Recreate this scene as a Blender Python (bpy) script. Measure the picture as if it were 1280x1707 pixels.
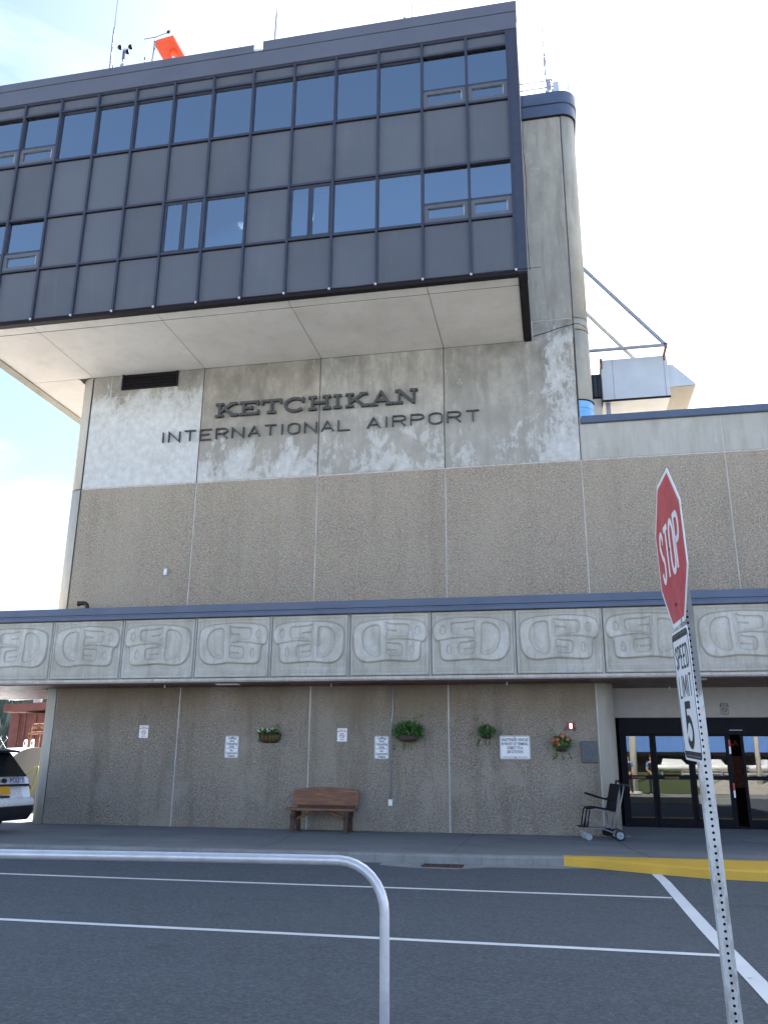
import bpy, bmesh, math, random
import numpy as np
from mathutils import Vector, Matrix
random.seed(7)
for o in list(bpy.data.objects): bpy.data.objects.remove(o)
SC = bpy.context.scene
COL = SC.collection

# ------------------------------------------------------------------ camera
PITCH, YAW, ROLL, FPX = .2933, .1989, .0085, 1404.08
F = Vector((-math.sin(YAW)*math.cos(PITCH), math.cos(YAW)*math.cos(PITCH), math.sin(PITCH)))
R0 = Vector((math.cos(YAW), math.sin(YAW), 0)); U0 = R0.cross(F)
R = R0*math.cos(ROLL)+U0*math.sin(ROLL); U = -R0*math.sin(ROLL)+U0*math.cos(ROLL)
cam = bpy.data.objects.new('camera', bpy.data.cameras.new('camera')); COL.objects.link(cam)
cam.matrix_world = Matrix(((R.x, U.x, -F.x, 0), (R.y, U.y, -F.y, -17.93), (R.z, U.z, -F.z, 1.2785), (0, 0, 0, 1)))
cam.data.sensor_fit = 'HORIZONTAL'; cam.data.sensor_width = 36; cam.data.lens = FPX/1280*36
cam.data.clip_start = .05; cam.data.clip_end = 5000
SC.camera = cam
# ------------------------------------------------------------------ light
SUN_EL, SUN_AZ = math.radians(45), math.radians(-19)     # azimuth measured from +Y towards +X
W = bpy.data.worlds.new("World"); SC.world = W; W.use_nodes = True
wn = W.node_tree.nodes; wl = W.node_tree.links
bg = wn['Background']; bg.inputs['Strength'].default_value = .042
sky = wn.new('ShaderNodeTexSky'); sky.sky_type = 'NISHITA'; sky.sun_disc = False
sky.sun_elevation = SUN_EL; sky.sun_rotation = SUN_AZ; sky.dust_density = .25; sky.air_density = 1.0; sky.ozone_density = 3.5
# thin white cloud sheets over the clear sky
tc = wn.new('ShaderNodeTexCoord'); mp = wn.new('ShaderNodeMapping'); mp.inputs['Scale'].default_value = (1.1, 1.1, 4.0)
cn = wn.new('ShaderNodeTexNoise'); cn.inputs['Scale'].default_value = 2.3; cn.inputs['Detail'].default_value = 7; cn.inputs['Roughness'].default_value = .55
cr = wn.new('ShaderNodeValToRGB'); cr.color_ramp.elements[0].position = .47; cr.color_ramp.elements[1].position = .72
mx = wn.new('ShaderNodeMix'); mx.data_type = 'RGBA'
cm = wn.new('ShaderNodeMath'); cm.operation = 'MULTIPLY'; cm.inputs[1].default_value = .42
wl.new(tc.outputs['Generated'], mp.inputs['Vector']); wl.new(mp.outputs[0], cn.inputs['Vector'])
wl.new(cn.outputs['Fac'], cr.inputs[0]); wl.new(cr.outputs[0], cm.inputs[0])
# white veil added over the right-hand (+X, +Y) sky, painting in sun glare
sx_ = wn.new('ShaderNodeSeparateXYZ'); wl.new(tc.outputs['Generated'], sx_.inputs[0])
va = wn.new('ShaderNodeMath'); va.operation = 'MULTIPLY_ADD'; va.inputs[1].default_value = .35; wl.new(cn.outputs['Fac'], va.inputs[0]); wl.new(sx_.outputs[0], va.inputs[2])
vm = wn.new('ShaderNodeMapRange'); vm.interpolation_type = 'SMOOTHSTEP'; vm.inputs[1].default_value = -.22; vm.inputs[2].default_value = .22; wl.new(va.outputs[0], vm.inputs[0])
vy = wn.new('ShaderNodeMapRange'); vy.inputs[1].default_value = -.1; vy.inputs[2].default_value = .3; wl.new(sx_.outputs[1], vy.inputs[0])
vv = wn.new('ShaderNodeMath'); vv.operation = 'MULTIPLY'; wl.new(vm.outputs[0], vv.inputs[0]); wl.new(vy.outputs[0], vv.inputs[1])
cy = wn.new('ShaderNodeMath'); cy.operation = 'MULTIPLY'; wl.new(cm.outputs[0], cy.inputs[0]); wl.new(vy.outputs[0], cy.inputs[1])
vx = wn.new('ShaderNodeMath'); vx.operation = 'MAXIMUM'; wl.new(vv.outputs[0], vx.inputs[0]); wl.new(cy.outputs[0], vx.inputs[1])
# bright cloud band added low in the unseen sky behind the camera as fill light
hz = wn.new('ShaderNodeMapRange'); hz.inputs[1].default_value = .34; hz.inputs[2].default_value = .12; wl.new(sx_.outputs[2], hz.inputs[0])
hy = wn.new('ShaderNodeMapRange'); hy.inputs[1].default_value = .05; hy.inputs[2].default_value = -.2; wl.new(sx_.outputs[1], hy.inputs[0])
hm = wn.new('ShaderNodeMath'); hm.operation = 'MULTIPLY'; wl.new(hz.outputs[0], hm.inputs[0]); wl.new(hy.outputs[0], hm.inputs[1])
hx = wn.new('ShaderNodeMath'); hx.operation = 'MAXIMUM'; wl.new(hm.outputs[0], hx.inputs[0]); wl.new(vx.outputs[0], hx.inputs[1])
wl.new(hx.outputs[0], mx.inputs[0])
wl.new(sky.outputs[0], mx.inputs[6]); mx.inputs[7].default_value = (9.0, 9.6, 10.2, 1)
wl.new(mx.outputs[2], bg.inputs['Color'])
sun = bpy.data.lights.new('sun', 'SUN'); sun.energy = 5.0; sun.angle = math.radians(.5); sun.color = (1, .95, .87)
so = bpy.data.objects.new('sun', sun); COL.objects.link(so)
sd = Vector((math.sin(SUN_AZ)*math.cos(SUN_EL), math.cos(SUN_AZ)*math.cos(SUN_EL), math.sin(SUN_EL)))
so.rotation_euler = (-sd).to_track_quat('-Z', 'Y').to_euler()
SC.view_settings.view_transform = 'Standard'; SC.view_settings.look = 'None'
SC.view_settings.exposure = 2.68; SC.view_settings.gamma = 1; SC.view_settings.use_curve_mapping = False
SC.render.resolution_x = 767; SC.render.resolution_y = 1024

# ------------------------------------------------------------------ materials
class NT:
    def __init__(s, name):
        s.m = bpy.data.materials.new(name); s.m.use_nodes = True
        s.t = s.m.node_tree; s.b = s.t.nodes['Principled BSDF']; s._p = None
    def n(s, kind, **k):
        x = s.t.nodes.new(kind)
        for a, b in k.items(): setattr(x, a, b)
        return x
    def l(s, a, b): s.t.links.new(a, b)
    def pos(s):
        if not s._p: s._p = s.n('ShaderNodeNewGeometry').outputs['Position']
        return s._p
    def map(s, scale, src=None, rot=(0, 0, 0), loc=(0, 0, 0)):
        m = s.n('ShaderNodeMapping'); m.inputs['Scale'].default_value = scale; m.inputs['Rotation'].default_value = rot; m.inputs['Location'].default_value = loc
        s.l(src or s.pos(), m.inputs[0]); return m.outputs[0]
    def noise(s, sc, det=4, vec=None, rough=.55, dist=0):
        x = s.n('ShaderNodeTexNoise'); x.inputs['Scale'].default_value = sc; x.inputs['Detail'].default_value = det
        x.inputs['Roughness'].default_value = rough; x.inputs['Distortion'].default_value = dist
        s.l(vec or s.pos(), x.inputs['Vector']); return x.outputs['Fac']
    def ramp(s, f, stops):
        x = s.n('ShaderNodeValToRGB'); e = x.color_ramp.elements
        for i, (p, c) in enumerate(stops):
            c = (c, c, c, 1) if isinstance(c, (int, float)) else tuple(c)+(1,)
            if i < 2: e[i].position = p; e[i].color = c
            else: q = e.new(p); q.color = c
        s.l(f, x.inputs[0]); return x.outputs[0]
    def math(s, op, a, b=0., c=None):
        x = s.n('ShaderNodeMath', operation=op)
        for i, v in enumerate((a, b) if c is None else (a, b, c)):
            if isinstance(v, (int, float)): x.inputs[i].default_value = v
            else: s.l(v, x.inputs[i])
        return x.outputs[0]
    def sstep(s, v, a, b):
        x = s.n('ShaderNodeMapRange', interpolation_type='SMOOTHSTEP'); s.l(v, x.inputs[0])
        x.inputs[1].default_value = a; x.inputs[2].default_value = b; return x.outputs[0]
    def mix(s, f, a, b, mode='MIX'):
        x = s.n('ShaderNodeMix', data_type='RGBA', blend_type=mode)
        for i, v in ((0, f), (6, a), (7, b)):
            if isinstance(v, (int, float)): x.inputs[i].default_value = v
            elif isinstance(v, (tuple, list)): x.inputs[i].default_value = tuple(v)+(1,)
            else: s.l(v, x.inputs[i])
        return x.outputs[2]
    def xyz(s):
        x = s.n('ShaderNodeSeparateXYZ'); s.l(s.pos(), x.inputs[0]); return x.outputs
    def bump(s, h, st=.3, d=.01):
        x = s.n('ShaderNodeBump'); x.inputs['Strength'].default_value = st; x.inputs['Distance'].default_value = d
        s.l(h, x.inputs['Height']); s.l(x.outputs[0], s.b.inputs['Normal'])
    def col(s, c):
        if isinstance(c, (tuple, list)): s.b.inputs['Base Color'].default_value = tuple(c)+(1,)
        else: s.l(c, s.b.inputs['Base Color'])
    def set(s, rough=None, metal=None, **k):
        if rough is not None: s.b.inputs['Roughness'].default_value = rough
        if metal is not None: s.b.inputs['Metallic'].default_value = metal
        return s.m

def plain(name, c, rough=.6, metal=0, var=.12, sc=8, bump=0.):
    t = NT(name); f = t.noise(sc, 5)
    k = t.ramp(f, [(.3, tuple(x*(1-var) for x in c)), (.7, tuple(min(1, x*(1+var)) for x in c))])
    t.col(k); t.set(rough, metal)
    r = t.ramp(t.noise(sc*2.3, 3), [(.3, max(0, rough-.08)), (.7, min(1, rough+.08))]); t.l(r, t.b.inputs['Roughness'])
    if bump: t.bump(t.noise(sc*6, 4), bump, .004)
    return t.m

def aggregate(name, dirt, fac=1., tint=(1, .93, .84)):
    t = NT(name); z = t.xyz()[2]; x = t.xyz()[0]
    fine = t.noise(34, 3, rough=.8)
    v = t.n('ShaderNodeTexVoronoi'); v.inputs['Scale'].default_value = 42; t.l(t.pos(), v.inputs['Vector'])
    c = t.ramp(fine, [(.34, (.09, .07, .05)), (.48, (.205, .168, .127)), (.60, (.29, .245, .195)), (.74, (.48, .43, .36))])
    c = t.mix(.35, c, v.outputs['Color'], 'OVERLAY')
    sat = t.n('ShaderNodeHueSaturation'); sat.inputs['Saturation'].default_value = .5; sat.inputs['Value'].default_value = 1; t.l(c, sat.inputs['Color']); c = sat.outputs[0]
    big = t.noise(.55, 5, t.map((1, 1, .6)))
    c = t.mix(t.ramp(big, [(.35, 0.), (.7, .45)]), c, (.30, .285, .25))
    st = t.noise(1.6, 6, t.map((1.4, 1, .16)), rough=.65)
    c = t.mix(t.ramp(st, [(.5, 0.), (.68, .42*dirt+.12)]), c, (.10, .088, .07))
    if dirt > .5:      # pale scrubbed patches low down, canopy shade painted as patchy brown towards the top
        pt = t.noise(1.1, 6, t.map((1, 1, .75), loc=(3.3, 0, 1.7)), rough=.62, dist=.3)
        c = t.mix(t.ramp(pt, [(.54, 0.), (.64, .45)]), c, (.31, .30, .275))
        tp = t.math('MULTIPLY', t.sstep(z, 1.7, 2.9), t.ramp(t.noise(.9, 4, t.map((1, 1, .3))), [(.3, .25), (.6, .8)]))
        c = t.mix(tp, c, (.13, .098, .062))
    c = t.mix(1., c, tuple(k*fac for k in tint), 'MULTIPLY'); t.col(c); t.bump(fine, .6, .012); return t.set(.93)

def stained(name, wtop, wamt, xs=None, base=(.27, .25, .2), mott=1.):
    """smooth cast concrete: brown weathering with white efflorescence that gathers near the foot"""
    t = NT(name); X, Y, Z = t.xyz()
    m1 = t.noise(1.1, 8, t.map((1, 1, .7)), rough=.68, dist=.4)
    c = t.ramp(m1, [(.33, tuple(k*(1-.40*mott) for k in base)), (.5, base), (.68, tuple(min(1, k*(1+.4*mott)) for k in base))])
    stv = t.noise(2.2, 6, t.map((1.6, 1, .22)), rough=.65)
    c = t.mix(t.ramp(stv, [(.48, 0.), (.66, .5)]), c, (.165, .148, .115))
    mot = t.noise(3.1, 7, t.map((1, 1, .6), loc=(7, 0, 2)), rough=.7); c = t.mix(t.ramp(mot, [(.46, 0.), (.6, .42*mott)]), c, tuple(k*.62 for k in base))
    c = t.mix(t.ramp(t.noise(4.5, 7, t.map((1.2, 1, .35), loc=(2, 0, 9)), rough=.7), [(.55, 0.), (.66, .5*mott)]), c, tuple(k*1.5 for k in base))
    grey = t.sstep(t.math('ADD', Z, t.math('MULTIPLY', m1, 1.6)), 11.2, 9.0)
    c = t.mix(t.math('MULTIPLY', grey, .45), c, (.36, .36, .34))
    blot = t.noise(1.35, 9, t.map((1.15, 1, .75), loc=(1.9, 0, 4.1)), rough=.72, dist=.5)
    bf = t.noise(7, 8, t.map((1.3, 1, .5)), rough=.75); blot = t.math('ADD', t.math('MULTIPLY', blot, .68), t.math('MULTIPLY', bf, .34))
    b = t.math('MULTIPLY', t.sstep(Z, wtop+1.1, wtop-1.0), wamt)
    if xs:
        q = t.math('MULTIPLY', t.sstep(X, xs[0], xs[1]), t.math('MULTIPLY', t.sstep(Z, 12.2, 10.6), xs[2]))
        fl = t.noise(2.6, 8, t.map((2.2, 1, .45)), rough=.7)
        b = t.math('ADD', b, t.math('MULTIPLY', q, fl))
    e = t.math('ADD', blot, b)
    mask = t.ramp(e, [(.605, 0.), (.65, .6), (.76, 1.)])
    wc = t.ramp(t.noise(6, 5), [(.3, (.47, .49, .5)), (.7, (.63, .66, .68))])
    c = t.mix(t.math('MULTIPLY', mask, .85), c, wc)
    sp = t.noise(11, 6, rough=.7); c = t.mix(t.ramp(sp, [(.62, 0.), (.72, .35)]), c, (.14, .125, .1))
    t.col(c); t.bump(t.noise(25, 5), .25, .006); return t.set(.88)

M = {}
M['agg'] = aggregate('exposed_aggregate', 0.12, 1.3, (1, .95, .87))
M['agg_low'] = aggregate('exposed_aggregate_stained', .8, 1.06, (1, .95, .87))
M['st1'] = stained('concrete_white_bloom', 10.0, .27, base=(.33, .315, .28))
M['st2'] = stained('concrete_brown_stain', 8.3, .25, base=(.275, .255, .22))
M['st3'] = stained('concrete_grey_wash', 8.9, .12, base=(.32, .31, .28))
M['st4'] = stained('concrete_olive_stain', 8.2, .13, xs=(-.8, .6, .26), base=(.285, .28, .255))
M['tower'] = stained('concrete_tower_shaft', 5, 0, base=(.345, .345, .31), mott=.4)
M['band'] = stained('concrete_pale_band', 9.5, .02, base=(.45, .455, .42), mott=.3)
def conc(name, a, b, sc=3, vert=.3, bump=.2, rough=.85, streak=.35, fine=(.45, .65, .25)):
    t = NT(name); c = t.ramp(t.noise(sc, 7, t.map((1, 1, vert)), rough=.6), [(.3, a), (.7, b)])
    s2 = t.noise(sc*2.5, 6, t.map((1.5, 1.5, .2)), rough=.65)
    c = t.mix(t.ramp(s2, [(.5, 0.), (.7, streak)]), c, tuple(k*.5 for k in a))
    f = t.noise(60, 3, rough=.7); c = t.mix(t.ramp(f, [(fine[0], 0.), (fine[1], fine[2])]), c, tuple(k*.6 for k in a))
    t.col(c); t.bump(t.noise(40, 4), bump, .005); return t.set(rough)
M['corner'] = conc('concrete_corner', (.43, .42, .38), (.55, .54, .49), 1.2)
M['colm'] = conc('concrete_column', (.30, .285, .24), (.42, .40, .35), 1.2)
M['soffit'] = conc('soffit_concrete', (.63, .60, .565), (.76, .73, .70), .9, 1, .1, streak=.14)
M['joint'] = conc('joint_caulk', (.42, .41, .38), (.60, .59, .56), 5, streak=.5)
M['dark_joint'] = plain('dark_joint', (.09, .085, .08), .9)
M['rim'] = plain('black_rim_metal', (.014, .012, .014), .6)
M['rim'].node_tree.nodes['Principled BSDF'].inputs['Specular IOR Level'].default_value = .15
def frieze():
    t = NT('frieze_concrete'); X, Y, Z = t.xyz()
    c = t.ramp(t.noise(1.6, 7, rough=.62), [(.32, (.40, .39, .345)), (.55, (.52, .51, .465)), (.72, (.62, .62, .60))])
    s2 = t.noise(4.5, 7, t.map((2., 2., .25)), rough=.68)
    c = t.mix(t.ramp(s2, [(.5, 0.), (.66, .48)]), c, (.25, .235, .19))
    w = t.noise(2.3, 8, t.map((1, 1, 1), loc=(5, 2, 8)), rough=.7)
    c = t.mix(t.ramp(w, [(.57, 0.), (.66, .5)]), c, (.62, .645, .66))
    f = t.noise(55, 4, rough=.7); c = t.mix(t.ramp(f, [(.5, 0.), (.68, .35)]), c, (.2, .19, .16))
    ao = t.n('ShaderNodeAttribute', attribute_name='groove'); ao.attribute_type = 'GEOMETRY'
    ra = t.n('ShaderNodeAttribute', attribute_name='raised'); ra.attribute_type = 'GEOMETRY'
    c = t.mix(t.math('MULTIPLY', t.math('SUBTRACT', 1., ra.outputs['Fac']), .26), c, (.25, .23, .18))  # settled dirt plus painted shade in the recesses, for stronger relief
    c = t.mix(t.math('MULTIPLY', ao.outputs['Fac'], .42), c, (.17, .16, .13))  # occlusion shade painted into the colour along the carved grooves
    t.col(c); t.bump(t.noise(45, 4), .3, .006); return t.set(.88)
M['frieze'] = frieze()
M['navy'] = plain('navy_coated_metal', (.066, .096, .165), .42, 0, .10, 1.5)
M['fascia'] = plain('slate_blue_fascia_metal', (.080, .092, .130), .45, 0, .08, 1.2)
def panelm():
    t = NT('charcoal_spandrel_panel'); X, Y, Z = t.xyz()
    rib = t.math('ABSOLUTE', t.math('SINE', t.math('MULTIPLY', X, 95.)))
    c = t.ramp(t.noise(.7, 4), [(.3, (.070, .082, .108)), (.7, (.086, .098, .124))]); oi = t.n('ShaderNodeObjectInfo'); c = t.mix(1., c, t.ramp(oi.outputs['Random'], [(0., .90), (1., 1.10)]), 'MULTIPLY')
    c = t.mix(t.ramp(t.noise(1.6, 7, t.map((2.5, 1, .2)), rough=.7), [(.55, 0.), (.7, .3)]), c, (.13, .135, .15)); t.col(c)
    t.bump(rib, .35, .006); return t.set(.5)
M['panel'] = panelm()
M['mull'] = plain('dark_anodised_mullion', (.037, .045, .075), .4, .15)
M['alu'] = plain('galvanised_aluminium', (.60, .62, .66), .38, .45, .1, 14)
M['black'] = plain('black_frame_metal', (.004, .004, .008), .6)
M['black'].node_tree.nodes['Principled BSDF'].inputs['Specular IOR Level'].default_value = .15
M['blackfab'] = plain('black_vinyl', (.006, .006, .009), .7, 0, .2, 30, .2)
M['blackfab'].node_tree.nodes['Principled BSDF'].inputs['Specular IOR Level'].default_value = .2
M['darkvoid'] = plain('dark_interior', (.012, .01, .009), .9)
M['softred'] = plain('red_brown_soffit_metal', (.075, .021, .019), .42, 0, .15, 2)
M['beige'] = plain('beige_wall_paint', (.34, .32, .29), .8, 0, .05)
M['white'] = plain('white_sign_enamel', (.80, .82, .84), .45, 0, .04, 6)
M['ink'] = plain('black_sign_ink', (.015, .015, .02), .5)
M['inkg'] = plain('grey_sign_ink', (.05, .05, .06), .5)
M['redink'] = plain('red_sign_ink', (.45, .04, .05), .5)
M['signred'] = plain('stop_sign_red', (.50, .035, .05), .38, 0, .07, 4)
M['letter'] = plain('weathered_dark_letter', (.05, .052, .057), .55, 0, .25, 12)
M['brass'] = plain('dull_bronze_plaque', (.065, .075, .085), .4, .3, .3, 20, .4)
M['yellowp'] = None
def asphalt():
    t = NT('asphalt'); f = t.noise(34, 6, rough=.9); big = t.noise(.35, 5, t.map((.35, 1, 1)))
    c = t.ramp(f, [(.40, (.036, .045, .056)), (.5, (.072, .087, .104)), (.60, (.120, .140, .160)), (.70, (.29, .305, .32))])
    c = t.mix(t.ramp(big, [(.35, 0.), (.7, .35)]), c, (.10, .118, .138))
    m = t.noise(2.5, 6, rough=.7); c = t.mix(t.ramp(m, [(.56, 0.), (.72, .35)]), c, (.03, .032, .036))
    tr = t.noise(1.0, 5, t.map((.05, 2.2, 1), loc=(0, 3, 0)), rough=.6); c = t.mix(t.ramp(tr, [(.55, 0.), (.68, .3)]), c, (.035, .04, .05))
    sp = t.noise(.9, 8, t.map((1, 1, 1), loc=(4, 9, 0)), rough=.75); c = t.mix(t.ramp(sp, [(.66, 0.), (.70, .5)]), c, (.03, .033, .04))
    t.col(c); t.bump(f, .8, .014); return t.set(.86)
M['asphalt'] = asphalt()
def walk():
    t = NT('sidewalk_concrete'); f = t.noise(60, 3, rough=.75)
    c = t.ramp(t.noise(.8, 6, t.map((.5, 1, 1)), rough=.6), [(.32, (.135, .142, .148)), (.7, (.215, .222, .222))])
    c = t.mix(t.ramp(f, [(.45, 0.), (.7, .35)]), c, (.27, .27, .26))
    c = t.mix(t.ramp(t.noise(2.7, 7, rough=.7), [(.54, 0.), (.68, .45)]), c, (.085, .088, .09))
    t.col(c); t.bump(f, .4, .006); return t.set(.85)
M['walk'] = walk()
M['kerb'] = conc('kerb_concrete', (.21, .215, .21), (.32, .325, .31), 2.5, 1, .5)
def paint(name, c, under, thr=.66):
    t = NT(name); w = t.noise(7, 9, rough=.75)
    k = t.mix(t.ramp(w, [(thr-.03, 0.), (thr+.02, .85)]), t.ramp(t.noise(1.5, 5), [(.3, tuple(x*.86 for x in c)), (.7, c)]), under)
    t.col(k); t.bump(t.noise(60, 3), .4, .005); return t.set(.6)
M['yellowp'] = paint('yellow_kerb_paint', (.80, .47, .05), (.3, .27, .2), .70)
M['line'] = paint('white_road_paint', (.78, .79, .8), (.2, .2, .21), .68)
def wood():
    t = NT('weathered_red_wood'); g = t.noise(4, 8, t.map((.7, 8, 12)), rough=.65, dist=.6)
    c = t.ramp(g, [(.28, (.075, .034, .018)), (.5, (.19, .085, .042)), (.72, (.32, .155, .08))])
    t.col(c); t.bump(g, .5, .008); return t.set(.6)
M['wood'] = wood()
M['woodd'] = plain('dark_log_wood', (.055, .03, .022), .7, 0, .35, 10, .4)
M['leaf'] = plain('green_leaf', (.06, .16, .028), .5, 0, .5, 25)
M['leafd'] = plain('dark_leaf', (.028, .085, .018), .55, 0, .4, 25)
M['petalw'] = plain('white_petal', (.75, .76, .7), .6)
M['petalr'] = plain('coral_petal', (.75, .12, .06), .6, 0, .3, 40)
M['coco'] = plain('coconut_liner', (.16, .075, .035), .95, 0, .35, 60, .8)
M['wire'] = plain('black_wire', (.01, .01, .01), .5)
M['orange'] = plain('orange_radar_paint', (.85, .09, .02), .5, 0, .05)
M['duct'] = plain('galvanised_duct', (.50, .54, .58), .45, .35, .07, 2)
M['ductu'] = plain('duct_louvre', (.42, .40, .36), .6, .2, .1, 30, .5)
M['rust'] = plain('rusty_steel', (.20, .085, .045), .8, 0, .4, 12, .5)
M['grate'] = plain('rusty_grate', (.075, .04, .03), .8, 0, .4, 14, .4)
M['steelg'] = plain('grey_steel', (.30, .32, .38), .45, .3)
M['chairtube'] = plain('silver_painted_tube', (.22, .215, .22), .42, .4)
M['caster'] = plain('light_caster_plastic', (.27, .32, .36), .5)
M['rubber'] = plain('dark_rubber', (.02, .022, .026), .75)
M['roofm'] = plain('pale_roof_membrane', (.36, .31, .25), .9)
M['shed'] = plain('red_brown_board', (.16, .055, .045), .7, 0, .2, 5, .2)
M['tank'] = plain('white_tank_paint', (.68, .70, .74), .4, 0, .06, 2)
M['tankend'] = plain('tank_paint_shaded', (.24, .225, .215), .5, 0, .06, 2)  # the white tank paint darkened, carrying the shade on its end
M['carw'] = plain('white_car_paint', (.78, .80, .83), .25, 0, .02, 3)
M['carb'] = plain('black_car_plastic', (.012, .014, .022), .45)
M['carblue'] = plain('blue_car_lettering', (.02, .06, .28), .4)
M['plate'] = plain('yellow_licence_plate', (.68, .36, .03), .5, 0, .12, 30)
M['tail'] = plain('red_tail_lamp', (.35, .01, .01), .2)
M['strap'] = plain('yellow_strap', (.27, .28, .03), .7)
M['bluem'] = plain('blue_metal_cladding', (.13, .27, .62), .45, 0, .06, 1.5)
M['bluewrap'] = plain('blue_flashing_wrap', (.16, .42, .80), .4)
M['grass'] = plain('grass_green', (.06, .085, .022), .9, 0, .4, 3, .6)
M['bark'] = plain('tree_bark', (.09, .065, .045), .9, 0, .3, 8, .5)
M['dirt'] = plain('gravel_ground', (.46, .42, .36), .95, 0, .2, 2, .4)
M['skin'] = plain('skin', (.55, .30, .2), .55, 0, .05)
M['shirtb'] = plain('blue_shirt_cloth', (.10, .25, .50), .85, 0, .15, 20)
M['trous'] = plain('dark_trouser_cloth', (.012, .015, .035), .9, 0, .15, 20)
M['hairm'] = plain('brown_hair', (.04, .022, .012), .7)
M['vest'] = plain('navy_vest', (.01, .012, .025), .8)
M['hill'] = plain('forest_hillside', (.06, .085, .075), .95, 0, .6, .25, .8)
M['blind'] = plain('pale_roller_blind', (.78, .80, .84), .9, 0, .05)
M['room'] = plain('dim_room_wall', (.20, .21, .23), .9, 0, .1)
def glass(name, refl, tint, rough=.0, wob=0.):
    t = NT(name); nt = t.t; out = nt.nodes['Material Output']
    tr = t.n('ShaderNodeBsdfTransparent'); tr.inputs[0].default_value = tint+(1,)
    gl = t.n('ShaderNodeBsdfGlossy'); gl.inputs['Roughness'].default_value = rough; gl.inputs[0].default_value = (.92, .93, .92, 1)
    fr = t.n('ShaderNodeFresnel'); fr.inputs[0].default_value = 1.5
    if wob:
        b = t.n('ShaderNodeBump'); b.inputs['Strength'].default_value = wob; b.inputs['Distance'].default_value = .01
        t.l(t.noise(1.1, 2), b.inputs['Height']); t.l(b.outputs[0], gl.inputs['Normal'])
    f = t.math('ADD', t.math('MULTIPLY', fr.outputs[0], 1.0), refl)
    f = t.math('MINIMUM', f, 1.)
    mxs = t.n('ShaderNodeMixShader'); t.l(f, mxs.inputs[0]); t.l(tr.outputs[0], mxs.inputs[1]); t.l(gl.outputs[0], mxs.inputs[2])
    t.l(mxs.outputs[0], out.inputs[0]); return t.m
M['glass'] = glass('window_glass', .50, (.55, .62, .70), 0, .05)
M['doorglass'] = glass('door_glass', .065, (.16, .17, .2), 0, .03)
M['carglass'] = plain('dark_car_glass', (.01, .014, .02), .06)
def emis(name, c, s):
    t = NT(name); t.b.inputs['Emission Color'].default_value = c+(1,); t.b.inputs['Emission Strength'].default_value = s; t.col(c); return t.m
M['lamp'] = emis('office_ceiling_lamp', (.9, .95, 1.), 1.1)
M['strobe'] = emis('alarm_strobe_lens', (1., .95, .9), .35)

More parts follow.
